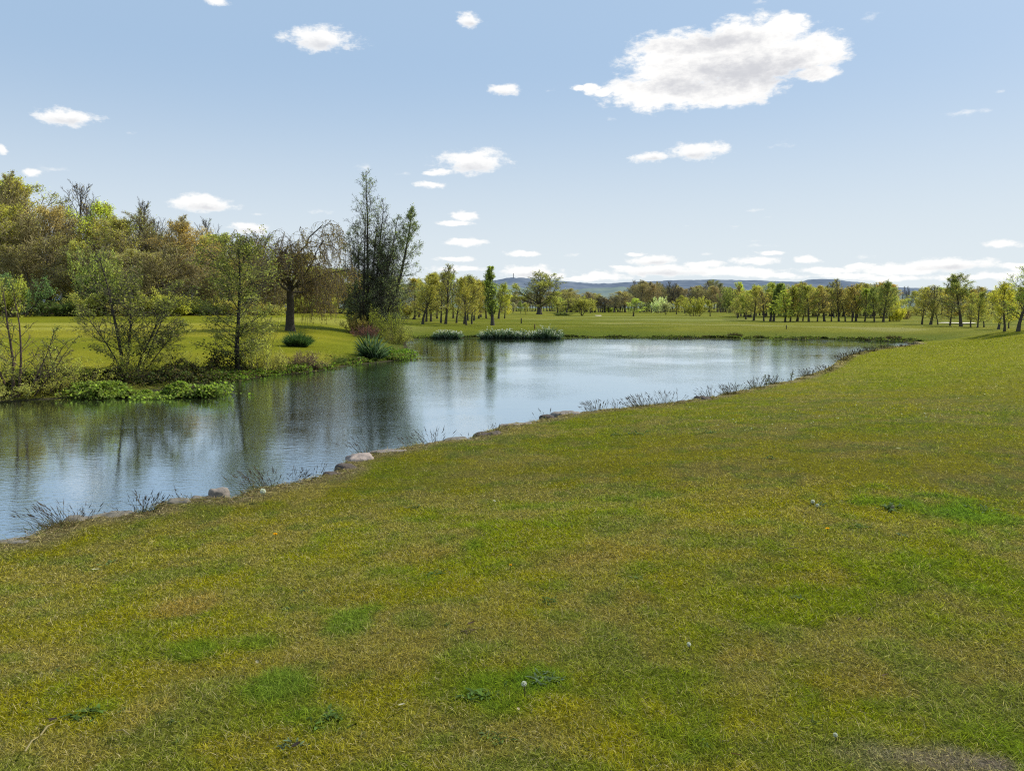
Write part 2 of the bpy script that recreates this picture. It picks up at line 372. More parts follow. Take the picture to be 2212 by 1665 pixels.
# low leafy growth hugging the far and left waterline
def leafy_strip(name, pts, label, n, wid, hgt, size, cols, seed, dark=.3, kind="stuff", cat="water plants", zb=None):
    rng = np.random.default_rng(seed); P = np.array(pts); seg = np.linalg.norm(np.diff(P, axis=0), axis=1); cum = np.concatenate([[0], np.cumsum(seg)])
    s = rng.random(n) * cum[-1]; x = np.interp(s, cum, P[:, 0]); y = np.interp(s, cum, P[:, 1])
    lump = fbm(x * 1.1, y * 1.1, seed, 3); w = wid * sstep(.25, .7, lump)
    x = x + rng.normal(size=n) * w * .5; y = y + rng.normal(size=n) * w * .5
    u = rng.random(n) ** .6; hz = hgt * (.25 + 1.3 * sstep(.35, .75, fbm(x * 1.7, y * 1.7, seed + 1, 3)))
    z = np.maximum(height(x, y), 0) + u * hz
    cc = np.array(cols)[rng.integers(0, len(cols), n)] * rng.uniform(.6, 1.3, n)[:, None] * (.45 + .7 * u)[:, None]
    mb = MB(); leaves(mb, np.stack([x, y, z], 1), np.full(n, size), 0, cc, rng, flat=.4, asp=.7)
    return tag(link(name, mb.mesh(name, [M_LEAF])), label, cat, kind=kind)
farshore = [at_z(x, y, 0)[:2] for x, y in [(1990,740),(1960,738),(1850,734),(1700,732.3),(1500,731),(1300,730),(1200,729.5),(1100,730),(1000,729.5),(930,730.5),(885,732)]]
leafy_strip("waterside_plants", farshore, "low ragged green plants and dark tufts along the far waterline", 15000, .9, .12, .10, [(.10,.15,.02),(.13,.17,.03),(.05,.07,.02),(.16,.15,.05),(.03,.035,.015)], 3)
leftshore = [at_z(x, y, 0)[:2] for x, y in [(872,775),(820,781),(760,786),(690,798),(620,806),(560,812),(500,821),(430,826)]]
leafy_strip("bank_plants", leftshore, "leafy green plants spilling from the left bank into the water", 15000, .7, .16, .075, [(.14,.22,.03),(.18,.26,.04),(.07,.10,.02),(.15,.12,.05)], 4)
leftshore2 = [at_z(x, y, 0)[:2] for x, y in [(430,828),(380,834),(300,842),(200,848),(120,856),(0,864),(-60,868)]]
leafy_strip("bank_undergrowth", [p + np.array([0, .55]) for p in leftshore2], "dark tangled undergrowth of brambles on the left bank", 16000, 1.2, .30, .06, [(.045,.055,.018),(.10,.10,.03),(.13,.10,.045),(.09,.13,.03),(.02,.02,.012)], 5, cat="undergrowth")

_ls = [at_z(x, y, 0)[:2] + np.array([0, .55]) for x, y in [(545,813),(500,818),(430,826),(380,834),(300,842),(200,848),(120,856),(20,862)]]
leafy_strip("painted_shade_undergrowth", _ls, "weeds and stems with painted-in dark shade on the bank beneath the saplings", 10000, .8, .42, .06, [(.022,.026,.010),(.035,.040,.014),(.05,.035,.022),(.07,.085,.02),(.015,.014,.009)], 6, cat="undergrowth")  # very dark leaf colours paint in the shade under the saplings
# ------------------------------------------------------------------ trees
def grow(rng, start, dirn, length, K, wob, up, bias=None):
    N = len(start); P = np.empty((N, K + 1, 3)); P[:, 0] = start; d = nrm(dirn)
    for k in range(K):
        d = nrm(d + rng.normal(size=(N, 3)) * wob + np.array([0, 0, 1.]) * (up / K) + (0 if bias is None else bias / K))
        P[:, k + 1] = P[:, k] + d * (length / K)[:, None]
    return P
def children(rng, P, Len, n, t0, t1, angd, lenfn, per=None):
    N, K1, _ = P.shape; par = np.repeat(np.arange(N), n); M = len(par)
    base = (np.tile(np.arange(n), N) + rng.random(M)) / n; t = t0 + (t1 - t0) * base
    f = t * (K1 - 1); i = np.minimum(f.astype(int), K1 - 2); w = (f - i)[:, None]
    pos = P[par, i] * (1 - w) + P[par, i + 1] * w; T = nrm(P[par, i + 1] - P[par, i])
    ref = np.where(np.abs(T[:, 2:3]) > .9, np.array([1., 0, 0]), np.array([0, 0, 1.])); U = nrm(np.cross(T, ref)); W = np.cross(T, U)
    az = np.tile(np.arange(n), N) * 2.399 + np.repeat(rng.random(N) * 6.28, n) + rng.normal(size=M) * .4
    an = np.radians(np.interp(t, [t0, t1], angd) + rng.normal(size=M) * 8)
    D = T * np.cos(an)[:, None] + (U * np.cos(az)[:, None] + W * np.sin(az)[:, None]) * np.sin(an)[:, None]
    return pos, D, lenfn(t, Len[par], pos) * rng.uniform(.7, 1.2, M), par, t
BARK = (.10, .085, .065); DARKBARK = (.045, .038, .030)
PROTO = {}; CG = (1.5, 1.5, 1.2)
def make_tree(key, seed, stems, trunk_r, levels, leaf, bark=BARK, sides0=8, twig_mat_col=None, trunk_parts=1, K0=9, wob0=.05, up0=.1):
    """stems: list of (x,y, dx,dy,dz, length, rscale). levels: dicts n,t,ang,len,K,wob,up,rr (radius ratio),S"""
    rng = np.random.default_rng(seed); tr = MB(); cr = MB()
    st = np.array([(s[0], s[1], -.05) for s in stems], float); dr = np.array([s[2:5] for s in stems], float); ln = np.array([s[5] for s in stems], float)
    P = grow(rng, st, dr, ln, K0, wob0, up0)
    r0 = trunk_r * np.array([s[6] for s in stems]); tt = np.linspace(0, 1, K0 + 1)
    taper = levels[0].get('tip', .12)
    Ra = r0[:, None] * (taper + (1 - taper) * (1 - tt) ** .8) * (1 + .35 * np.exp(-tt * 14)); tubes(tr, P, Ra, sides0, 0, bark)
    Len = ln; Rp = Ra; allP = []
    for li, lv in enumerate(levels):
        pos, D, L2, par, t = children(rng, P, Len, lv['n'], lv['t'][0], lv['t'][1], lv['ang'], lv['len'])
        K = lv.get('K', 4); P2 = grow(rng, pos, D, L2, K, lv.get('wob', .12), lv.get('up', .3))
        idx = t * (Rp.shape[1] - 1); i0 = idx.astype(int); rp = Rp[par, np.minimum(i0, Rp.shape[1] - 1)]
        rb = np.maximum(rp * lv.get('rr', .5), lv.get('rmin', .004)); tt = np.linspace(0, 1, K + 1)
        Ra2 = np.maximum(rb[:, None] * (1 - .8 * tt), lv.get('rmin', .004))
        col = np.tile(np.array(twig_mat_col if (twig_mat_col and li >= 1) else bark), (len(P2), 1)) * rng.uniform(.7, 1.3, len(P2))[:, None]
        mbx = tr if li < trunk_parts else cr
        tubes(mbx, P2, Ra2, lv.get('S', 3 if li else 5), 0, col)
        P, Len, Rp = P2, L2, Ra2; allP.append(P2)
    if leaf and leaf['n']:
        src = allP[-1] if leaf.get('lv', 1) == 1 else None
        if src is None:
            a, b = allP[-2], allP[-1]; nb = int(leaf['n'] * .35); sets = [(a, nb), (b, leaf['n'] - nb)]
        else: sets = [(src, leaf['n'])]
        for S_, n in sets:
            i = rng.integers(0, len(S_), n); f = rng.random(n) ** .7 * (S_.shape[1] - 1); k = np.minimum(f.astype(int), S_.shape[1] - 2); w = (f - k)[:, None]
            c = S_[i, k] * (1 - w) + S_[i, k + 1] * w + rng.normal(size=(n, 3)) * leaf.get('spread', .03)
            cc = np.array(leaf['cols'])[rng.integers(0, len(leaf['cols']), n)] * rng.uniform(.65, 1.35, n)[:, None]
            lump = fbm(c[:, 0] * leaf.get('lump', 1.2) + c[:, 1] * .7, c[:, 2] * leaf.get('lump', 1.2), seed, 2)
            keep = rng.random(n) < leaf.get('dens', 1) * (.35 + 1.3 * sstep(.3, .65, lump)); cc = cc * (.75 + .5 * lump)[:, None]
            leaves(cr, c[keep], np.full(keep.sum(), leaf['size']), 1, cc[keep], rng, asp=leaf.get('asp', .7))
    allv = np.concatenate([v for v, _ in cr.v]); H = np.percentile(allv[:, 2], 99.7); q = np.percentile(allv[:, 0], [1.5, 98.5]); q2 = np.percentile(allv[:, 1], [1.5, 98.5])
    PROTO[key] = dict(tr=tr.mesh(key + "_trunk", [M_BARK], True), cr=cr.mesh(key + "_crown", [M_TWIG, M_LEAF]), H=H, W=(q[1] - q[0] + q2[1] - q2[0]) / 2, cx=(q[0] + q[1]) / 2)
    return PROTO[key]
def put_tree(key, name, loc, H=None, W=None, rot=0, col=(1, 1, 1), label=None, cat="tree", group=None, parts=("trunk", "crown"), bark=None):
    p = PROTO[key]; e = bpy.data.objects.new(name, None); COL.objects.link(e); e.empty_display_size = .3
    sz = (H / p['H']) if H else 1; sx = (W / p['W']) if W else sz
    e.location = loc; e.rotation_euler = (0, 0, rot); e.scale = (sx, sx, sz); tag(e, label, cat, group)
    a = link(parts[0], p['tr'], e); b = link(parts[1], p['cr'], e); b.color = (col[0] * CG[0], col[1] * CG[1], col[2] * CG[2], 1) if max(col) < .9 else (1, 1, 1, 1)
    bk = bark or (1, 1, 1); a.color = (*bk, 1)
    return e
def env(ts, vs, R0):                                   # length of first-order limbs from height on the trunk
    return lambda t, L, pos: R0 * np.interp(t, ts, vs)
rel = lambda k, fall=.5: (lambda t, L, pos: L * k * (1 - fall * t))

OLV = [(.17,.17,.03),(.13,.14,.025),(.20,.18,.04),(.10,.10,.03)]
YEL = [(.27,.26,.03),(.22,.23,.03),(.30,.27,.05)]
GRN = [(.11,.16,.03),(.14,.19,.04),(.08,.12,.03)]
BRN = [(.17,.12,.06),(.20,.14,.06),(.13,.10,.06),(.16,.14,.05)]
RUS = [(.22,.13,.04),(.19,.12,.035),(.17,.13,.04)]
PAL = [(.22,.27,.09),(.18,.23,.07),(.26,.30,.11)]
NEU = [(1.5,1.5,1.5),(1.3,1.35,1.2),(1.8,1.8,1.7),(1.1,1.05,.95)]      # neutral, coloured per copy
GREYTW = (.35, .295, .17)

# woodland trees (grown at about 13 m)
for i in range(4):
    make_tree(f"wood{i}", 100 + i, [(0, 0, .03, .02, 1, 11.5, 1)], .20, [
        dict(n=22, t=(.25, .98), ang=(62, 28), len=env([.25, .45, .7, 1], [.75, 1, .8, .25], 4.3), K=6, wob=.10, up=.5, rr=.42, rmin=.02),
        dict(n=13, t=(.15, 1), ang=(50, 35), len=rel(.48), K=4, wob=.14, up=.25, rr=.5, rmin=.014),
        dict(n=11, t=(.15, 1), ang=(45, 35), len=rel(.6), K=2, wob=.15, up=.2, rr=.6, rmin=.012)],
        dict(n=11500, size=.115, spread=.15, cols=NEU, lump=.5, lv=2), bark=(.115, .095, .075), twig_mat_col=GREYTW)
make_tree("woodbare", 110, [(0, 0, .02, 0, 1, 12, 1), (.5, .2, .22, .1, 1, 10, .7), (-.5, -.2, -.2, .1, 1, 10.5, .75)], .17, [
        dict(n=17, t=(.22, .98), ang=(42, 22), len=env([.22, .45, .75, 1], [.8, 1, .7, .25], 3.6), K=6, wob=.08, up=.7, rr=.45, rmin=.02),
        dict(n=10, t=(.15, 1), ang=(40, 28), len=rel(.5), K=4, wob=.10, up=.4, rr=.5, rmin=.013),
        dict(n=6, t=(.15, 1), ang=(38, 28), len=rel(.55), K=2, wob=.1, up=.3, rr=.6, rmin=.010)],
        dict(n=600, size=.12, spread=.1, cols=NEU, lv=1), bark=(.075, .065, .055), twig_mat_col=(.15, .13, .115))
make_tree("woodthin", 111, [(0, 0, .02, .02, 1, 12, 1), (.3, .1, .2, -.05, 1, 9.5, .6)], .18, [
        dict(n=24, t=(.2, .98), ang=(52, 24), len=env([.2, .45, .75, 1], [.8, 1, .75, .3], 3.9), K=6, wob=.10, up=.6, rr=.42, rmin=.02),
        dict(n=13, t=(.12, 1), ang=(46, 30), len=rel(.5), K=4, wob=.13, up=.3, rr=.5, rmin=.015),
        dict(n=9, t=(.15, 1), ang=(42, 32), len=rel(.6), K=2, wob=.14, up=.25, rr=.6, rmin=.013)],
        dict(n=3800, size=.10, spread=.15, cols=NEU, lump=.5, lv=2), bark=(.13, .11, .09), twig_mat_col=(.31, .26, .13))
# plantation trees (about 6 m, oval crowns)
for i in range(4):
    make_tree(f"plant{i}", 120 + i, [(0, 0, .02 * (-1) ** i, .02, 1, 5.6, 1)], .10, [
        dict(n=30, t=(.17, .98), ang=(66, 24), len=env([.17, .35, .7, 1], [.85, 1, .8, .3], 1.75), K=5, wob=.08, up=.45, rr=.38, rmin=.013),
        dict(n=9, t=(.15, 1), ang=(45, 30), len=rel(.5), K=3, wob=.12, up=.3, rr=.5, rmin=.009),
        dict(n=5, t=(.2, 1), ang=(45, 35), len=rel(.55), K=2, wob=.12, up=.2, rr=.6, rmin=.008)],
        dict(n=11000, size=.075, spread=.08, cols=NEU, lump=1.2, lv=2), bark=(.085, .072, .055), twig_mat_col=(.20, .165, .10), K0=7)
make_tree("plantbare", 130, [(0, 0, 0, .02, 1, 5.8, 1)], .095, [
        dict(n=24, t=(.25, .98), ang=(42, 18), len=env([.25, .4, .7, 1], [.9, 1, .7, .25], 1.9), K=5, wob=.06, up=.7, rr=.4, rmin=.012),
        dict(n=9, t=(.15, 1), ang=(35, 25), len=rel(.5), K=3, wob=.08, up=.4, rr=.5, rmin=.008),
        dict(n=4, t=(.2, 1), ang=(35, 25), len=rel(.55), K=2, wob=.1, up=.2, rr=.6, rmin=.007)],
        dict(n=2200, size=.08, spread=.06, cols=NEU, lv=2), bark=(.08, .068, .055), twig_mat_col=(.20, .165, .11))
make_tree("poplar", 131, [(0, 0, 0, 0, 1, 6.4, 1)], .11, [
        dict(n=42, t=(.14, .98), ang=(26, 14), len=env([.14, .4, .75, 1], [.8, 1, .7, .3], 1.6), K=4, wob=.05, up=.9, rr=.35, rmin=.012),
        dict(n=8, t=(.15, 1), ang=(26, 20), len=rel(.4), K=2, wob=.08, up=.7, rr=.5, rmin=.009)],
        dict(n=8000, size=.10, spread=.06, cols=NEU, lv=2), bark=(.07, .06, .05))
make_tree("larch", 132, [(0, 0, 0, 0, 1, 5.5, 1)], .10, [
        dict(n=46, t=(.15, .98), ang=(80, 60), len=env([.15, .3, .7, 1], [.85, 1, .5, .12], 1.9), K=5, wob=.05, up=.25, rr=.3, rmin=.012),
        dict(n=10, t=(.15, 1), ang=(55, 40), len=rel(.35), K=2, wob=.08, up=-.1, rr=.5, rmin=.008)],
        dict(n=9000, size=.10, spread=.05, cols=NEU, lv=2, lump=2), bark=(.08, .068, .05))
make_tree("oak", 133, [(0, 0, 0, 0, 1, 3.9, 1)], .42, [
        dict(tip=.55, n=9, t=(.48, 1), ang=(68, 12), len=env([.45, .7, 1], [6.2, 6.4, 6.0], 1), K=8, wob=.13, up=.75, rr=.55, rmin=.05, S=6, ),
        dict(n=13, t=(.18, 1), ang=(55, 35), len=rel(.55, .6), K=6, wob=.16, up=.35, rr=.5, rmin=.022, S=4),
        dict(n=9, t=(.15, 1), ang=(48, 35), len=rel(.5), K=4, wob=.17, up=.2, rr=.5, rmin=.016),
        dict(n=5, t=(.2, 1), ang=(45, 40), len=rel(.55), K=2, wob=.17, up=.15, rr=.6, rmin=.013)],
        dict(n=17000, size=.15, spread=.12, cols=NEU, lv=2, lump=.6), bark=(.085, .072, .055), K0=6, trunk_parts=2, twig_mat_col=(.17, .15, .09))
PROTO['oak']['levels'] = 4
make_tree("roundtree", 134, [(0, 0, .05, 0, 1, 1.6, 1), (.05, .05, .5, .1, 1, 1.5, .7), (-.05, 0, -.45, .1, 1, 1.5, .7)], .09, [
        dict(n=9, t=(.35, 1), ang=(55, 20), len=env([.3, 1], [1.7, 1.7], 1), K=5, wob=.12, up=.4, rr=.5, rmin=.015),
        dict(n=9, t=(.2, 1), ang=(50, 35), len=rel(.5), K=3, wob=.15, up=.2, rr=.5, rmin=.01),
        dict(n=6, t=(.2, 1), ang=(45, 35), len=rel(.55), K=2, wob=.15, up=.1, rr=.6, rmin=.008)],
        dict(n=8000, size=.09, spread=.08, cols=NEU, lv=2), bark=(.06, .05, .04))
# bushes: many stems from the base
def bush(key, seed, n, Rr, H, leafn, size, cols, droop=.2, twig=(.12, .09, .07), lump=1.5, flop=.8, lens=.7):
    rng = np.random.default_rng(seed)
    st = []
    for k in range(n):
        a = rng.random() * 6.28; q = rng.random() ** .5
        st.append((math.cos(a) * q * Rr * .5, math.sin(a) * q * Rr * .5, math.cos(a) * q * flop, math.sin(a) * q * flop, 1, H * rng.uniform(.6, 1.05), rng.uniform(.6, 1)))
    make_tree(key, seed, st, .014 * H + .004, [
        dict(n=9, t=(.15, 1), ang=(48, 30), len=rel(.5), K=3, wob=.16, up=.2, rr=.5, rmin=.0035 * H + .001),
        dict(n=6, t=(.15, 1), ang=(48, 35), len=rel(lens), K=2, wob=.18, up=.1, rr=.6, rmin=.003 * H + .001)],
        dict(n=leafn, size=size, spread=size * .7, cols=cols, lv=2, lump=lump), bark=twig, K0=5, wob0=.14, up0=droop, sides0=4, trunk_parts=1)
bush("bush0", 140, 22, 1.6, 2.2, 11000, .11, NEU)
bush("bush1", 141, 26, 1.6, 1.7, 9000, .10, NEU, twig=(.13, .085, .065))
bush("bushbare", 142, 34, 1.3, 1.6, 1500, .06, NEU, twig=(.15, .085, .075))
bush("bushbig", 143, 16, 2.6, 4.4, 11000, .16, NEU, lump=.8)

class P:  # palette multipliers on the neutral leaves
    olive = (.225, .225, .060); yellow = (.34, .32, .06); green = (.15, .18, .065); brown = (.265, .235, .110); rust = (.275, .230, .085)
    pale = (.23, .26, .10); dark = (.06, .08, .03); bluegreen = (.09, .15, .075); lime = (.28, .305, .09); grey = (.28, .29, .22); khaki = (.255, .240, .085)
rr = random.Random(5)
def jit(c, s=.12): return tuple(v * (1 + rr.uniform(-s, s)) for v in c)
def tree_px(key, name, px, by, ty, w, col, label, group=None, Y=None, cat="tree", parts=("trunk", "crown"), bark=None):
    if Y is None: b = hit(px, by)
    else:
        q = at_y(px, by, Y); b = np.array([q[0], Y, h1(q[0], Y)])
    top = at_y(px, ty, b[1])[2]
    return put_tree(key, name, tuple(b + [0, 0, -.03]), H=max(.3, top - b[2]), W=w / FPX * b[1], rot=rr.uniform(0, 6.28), col=col, label=label, cat=cat, group=group, parts=parts, bark=bark)

# -- left woodland: (x, top, width, distance, kind, colour, label)
WG = "trees of the wood behind the left fairway"
wood = [
 (-35,378,150,82,'wood0',P.olive,None),(18,376,110,80,'wood1',P.brown,"tall grey brown budding tree at the left end of the wood"),(-10,440,120,76,'wood3',P.olive,None),
 (84,390,84,84,'wood2',P.yellow,"tall tree with a yellow green crown near the left end of the wood"),(52,420,110,78,'wood3',P.brown,None),(110,440,90,79,'wood0',P.brown,None),
 (178,400,104,88,'woodbare',P.brown,"tall dark bare tree standing open against the sky in the left wood"),(140,470,90,84,'wood1',P.brown,None),
 (252,434,100,84,'wood1',P.yellow,"olive yellow round topped tree right of the dark bare one"),(300,434,80,92,'woodbare',P.brown,"thin bare topped tree showing above the brown crowns of the wood"),
 (215,470,90,80,'wood2',P.olive,None),(285,470,110,79,'wood3',P.khaki,None),(330,458,110,82,'wood0',P.brown,"broad grey brown tree in the middle of the left wood"),(372,468,110,84,'wood2',P.brown,None),
 (405,482,90,80,'wood1',P.rust,"orange brown budding tree at the right shoulder of the wood"),(352,520,120,75,'wood3',P.brown,None),(432,505,80,84,'wood0',P.khaki,None),
 (458,474,56,90,'woodbare',P.grey,"slender bare tree poking out of the right shoulder of the wood"),(470,520,90,84,'wood2',P.olive,None),(500,505,90,88,'wood3',P.olive,None),
 (540,530,90,86,'wood1',P.khaki,None),(575,555,80,84,'wood0',P.rust,None),(612,560,80,88,'wood2',P.rust,"rusty crowned tree seen behind the weeping tree trunk"),(560,505,80,95,'woodbare',P.olive,None),
 (655,575,80,96,'wood3',P.khaki,None),(690,580,76,100,'wood1',P.olive,None),(722,575,70,104,'wood2',P.khaki,None),(756,580,80,104,'wood0',P.olive,None),(640,545,70,104,'wood0',P.olive,None),
 (800,590,80,106,'wood3',P.olive,None),(840,600,80,108,'wood1',P.khaki,None),(700,600,60,92,'wood0',P.olive,"olive tree seen between the weeping tree and the alders"),(880,590,80,110,'wood2',P.khaki,None),
 (430,560,90,76,'wood3',P.rust,None),(490,560,90,78,'wood1',P.khaki,None),(250,540,110,76,'wood0',P.brown,None),(90,500,100,76,'wood1',P.rust,None),(160,520,80,77,'wood2',P.khaki,None),
]
_cnt = 0
for (x, ty, w, Y, k, c, lab) in wood:
    cn = {P.olive: "olive", P.brown: "grey brown", P.khaki: "khaki brown", P.rust: "rusty brown", P.yellow: "yellow green", P.grey: "grey"}[c]
    _cnt += 1
    if c in (P.brown, P.rust) and k != "woodbare" and _cnt % 3: k = "woodthin"
    sec = "left end" if x < 150 else "middle" if x < 420 else "right part" if x < 620 else "low far end"
    tree_px(k, "woodland_tree", x, 678, ty, w * 1.25, jit(c), lab or f"{cn} budding tree crowded among others in the {sec} of the left wood", WG + ("" if lab else f", {cn}, {sec}"), Y=Y)
for j in range(19):
    x = -60 + j * 52; tree_px('bushbig', "woodland_bush", x, 678, float(np.interp(x, [0, 300, 500, 700, 900], [560, 570, 600, 625, 640])) + rr.uniform(-8, 12), 92, jit(rr.choice([P.brown, P.khaki, P.olive, P.rust]), .1), "tall budding undergrowth filling the space under the crowns of the left wood", "undergrowth of the left wood", Y=89 + j * .9, cat="bush", parts=("stems", "foliage"))
UG = "bushes along the foot of the left wood"
for (x, ty, w, by, Y, k, c, lab) in [
 (40,592,100,680,68,'bushbig',P.bluegreen,"dark blue green bush at the left end of the wood edge"),(130,640,110,678,70,'bush1',P.dark,"low dark bramble bush right of the blue green bush"),
 (205,540,110,678,73,'bushbig',P.pale,"large pale green bush glowing in front of the wood"),(262,560,80,678,72,'bushbig',P.pale,"smaller pale green bush behind the left sapling"),
 (185,630,90,678,71,'bush0',P.khaki,"khaki bush below the large pale green bush"),(330,625,90,678,72,'bush1',P.khaki,"brownish bush under the broad grey brown trees"),(380,635,100,677,72,'bush0',P.olive,"olive leaved bush at the wood foot left of the upright sapling"),
 (440,650,90,677,73,'bush1',P.dark,"dark low bush beside the upright sapling trunk"),(560,650,60,676,75,'bush1',P.rust,"rusty bush left of the weeping tree trunk"),(590,655,70,676,76,'bush0',P.khaki,"khaki bush just left of the weeping tree trunk"),
 (655,640,60,671,85,'bush0',P.olive,"olive bush right of the weeping tree trunk"),(695,630,70,668,96,'bush0',P.olive,"olive green bush far back right of the weeping tree"),(10,600,70,680,66,'bush0',P.olive,"olive bush at the left picture edge"),
 (285,640,90,678,71,'bush1',P.brown,"brown bush behind the left sapling stems"),(500,640,70,677,74,'bush0',P.khaki,"khaki bush behind the upright sapling crown")]:
    tree_px(k, "bush", x, by, ty, w, jit(c, .05), lab, UG, Y=Y, cat="bush", parts=("stems", "foliage"))
tree_px("roundtree", "small_tree", 735, 677.5, 600, 84, P.khaki, "small forked tree with a round khaki crown on the lawn left of the alders", None)
tree_px("roundtree", "small_tree", 683, 668, 620, 50, P.olive, "small olive tree behind the fairway right of the weeping tree", None)

# -- plantation left of centre
PG = "plantation trees left of the oak"
for j, (x, by, ty, w, k, c, lab) in enumerate([
 (913,700,596,60,'plant0',P.khaki,"front plantation tree nearest to the alders"),(921,695,592,50,'plant1',P.khaki,None),(931,695,590,50,'plant2',P.olive,None),(944,688,588,46,'plant3',P.khaki,None),
 (952.5,697.5,585,44,'plant1',P.olive,None),(962.5,700,569,52,'plantbare',P.olive,"tallest plantation tree with a bare fanning top"),(979,687.5,590,44,'plant2',P.khaki,None),(986,697.5,596,40,'plant0',P.khaki,None),
 (1003,700,592,44,'plantbare',P.khaki,"forked thinly leaved plantation tree left of the dark narrow tree"),(1007.5,702.5,598,40,'plant3',P.olive,None),(1011,692.5,596,40,'plant2',P.olive,None),(1019,700,597,40,'plant1',P.khaki,None),
 (1024,692.5,604,40,'plant0',P.olive,None),(1034,688,606,40,'plant3',P.olive,None),(1039,685,612,40,'plant1',P.khaki,None),(1050.5,688,608,40,'plant2',P.olive,None),
 (1064,703,573,36,'poplar',P.green,"dark green narrow upright tree in front of the plantation"),(1077,689,610,44,'plant0',P.olive,"yellowish plantation tree right of the dark narrow tree"),(1090,688,634,30,'plant1',P.yellow,"small yellowish tree at the right end of the plantation"),
 (895,690,600,50,'plant2',P.olive,None),(905,686,604,50,'plant3',P.khaki,None)]):
    cn = "khaki" if c == P.khaki else "olive"
    tree_px(k, "plantation_tree", x, by, ty, w, jit(c), lab or f"{cn} oval plantation tree with straight dark trunk in the cluster left of the oak", PG + ("" if lab else ", " + cn))

# -- oak and the middle distance
tree_px("oak", "oak_tree", 1165, 679, 585, 96, (.21, .21, .075), "large spreading oak with open crown standing alone on the far fairway")
MG = "small trees in the middle distance"
for (x, by, ty, w, k, c, lab) in [
 (1108,677,653,16,'plant0',P.grey,"small pale sapling left of the oak"),(1125,677,651,14,'plant2',P.green,"second small sapling just left of the oak"),(1136,680,653,14,'plant1',P.khaki,"dark stemmed sapling beneath the oak crown"),
 (1204,676,645,36,'plant3',P.khaki,"khaki round tree right of the oak"),(1218,675,641,40,'bushbig',P.lime,"yellow green willow right of the oak"),(1238,675,638,46,'bushbig',P.lime,"brightest yellow green willow in the middle distance"),
 (1257,682,640,46,'roundtree',P.khaki,"low forked khaki tree right of the bright willow"),(1275,676,648,26,'plant1',P.olive,"slim olive tree right of the forked tree"),
 (1368,683,644,36,'plant2',P.lime,"small round bright green tree alone on the fairway"),(1336,673,652,28,'plant0',P.pale,"pale green conical tree at the foot of the grey wood"),
 (1407,675,643,26,'plant3',P.pale,"pale yellow green tree among the white blossom bushes"),(1394,675,650,26,'bushbig',P.grey,"greyish white blossoming bush left of the pale tree"),
 (1425,676,641,34,'bushbig',(.42,.42,.34),"white blossoming bush before the brown wood"),(1438,680,650,22,'roundtree',P.grey,"grey round tree with forked trunk"),(1461,679,647,24,'plant1',P.olive,"olive tree right of the grey round tree"),
 (1479,677,637,28,'plant0',P.olive,"taller olive tree left of the dense round bush"),(1501,683,641,50,'bushbig',P.olive,"dense round olive tree with low branches"),(1534,683,648,24,'plant3',P.olive,"slim olive tree right of the dense round one"),
 (1552,674,645,40,'bushbig',(.34,.35,.28),"pale blossoming bush left of the drooping willow"),(1580,676,620,46,'bushbig',P.green,"broad deep green willow at the left end of the right belt"),(1300,674,656,24,'plant1',P.grey,"little grey green tree below the far hills"),
 (1318,674,660,26,'bush0',P.pale,"pale low bush left of the pale conical tree")]:
    o = tree_px(k, "bush" if k.startswith("bush") else "small_tree", x, by, ty, w, jit(c, .05), lab, MG, cat="tree", parts=("stems", "foliage") if k.startswith("bush") else ("trunk", "crown"))
tree_px("bush1", "hedge", 1215, 682, 674, 36, P.dark, "low dark clipped hedge right of the oak foot", cat="hedge", parts=("stems", "foliage"))

# -- grey brown wood below the hills
BG = "bare trees of the distant middle wood"
for j in range(70):
    x = 1222 + j * 5.5 + rr.uniform(-4, 4); ty = np.interp(x, [1222,1240,1280,1310,1350,1376,1395,1410,1430,1444,1470,1515,1546,1565,1610], [617,630,628,640,625,594,612,602,614,606,618,609,603,618,625]) + rr.uniform(-1, 12)
    Y = rr.uniform(235, 300); k = rr.choice(['wood0', 'woodbare', 'wood1', 'wood2', 'woodbare'])
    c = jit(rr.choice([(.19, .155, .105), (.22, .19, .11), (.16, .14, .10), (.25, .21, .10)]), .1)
    pt = "left" if x < 1340 else "tall middle" if x < 1480 else "right"
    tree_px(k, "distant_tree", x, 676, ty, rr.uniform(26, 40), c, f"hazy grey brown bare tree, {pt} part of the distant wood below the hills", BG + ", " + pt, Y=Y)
for j in range(24):
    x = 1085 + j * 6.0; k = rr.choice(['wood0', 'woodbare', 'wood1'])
    tree_px(k, "distant_tree", x, 676, rr.uniform(628, 645), rr.uniform(20, 30), jit((.19, .17, .13), .1), "hazy low grey tree far behind the oak", "distant trees behind the oak", Y=rr.uniform(280, 330))

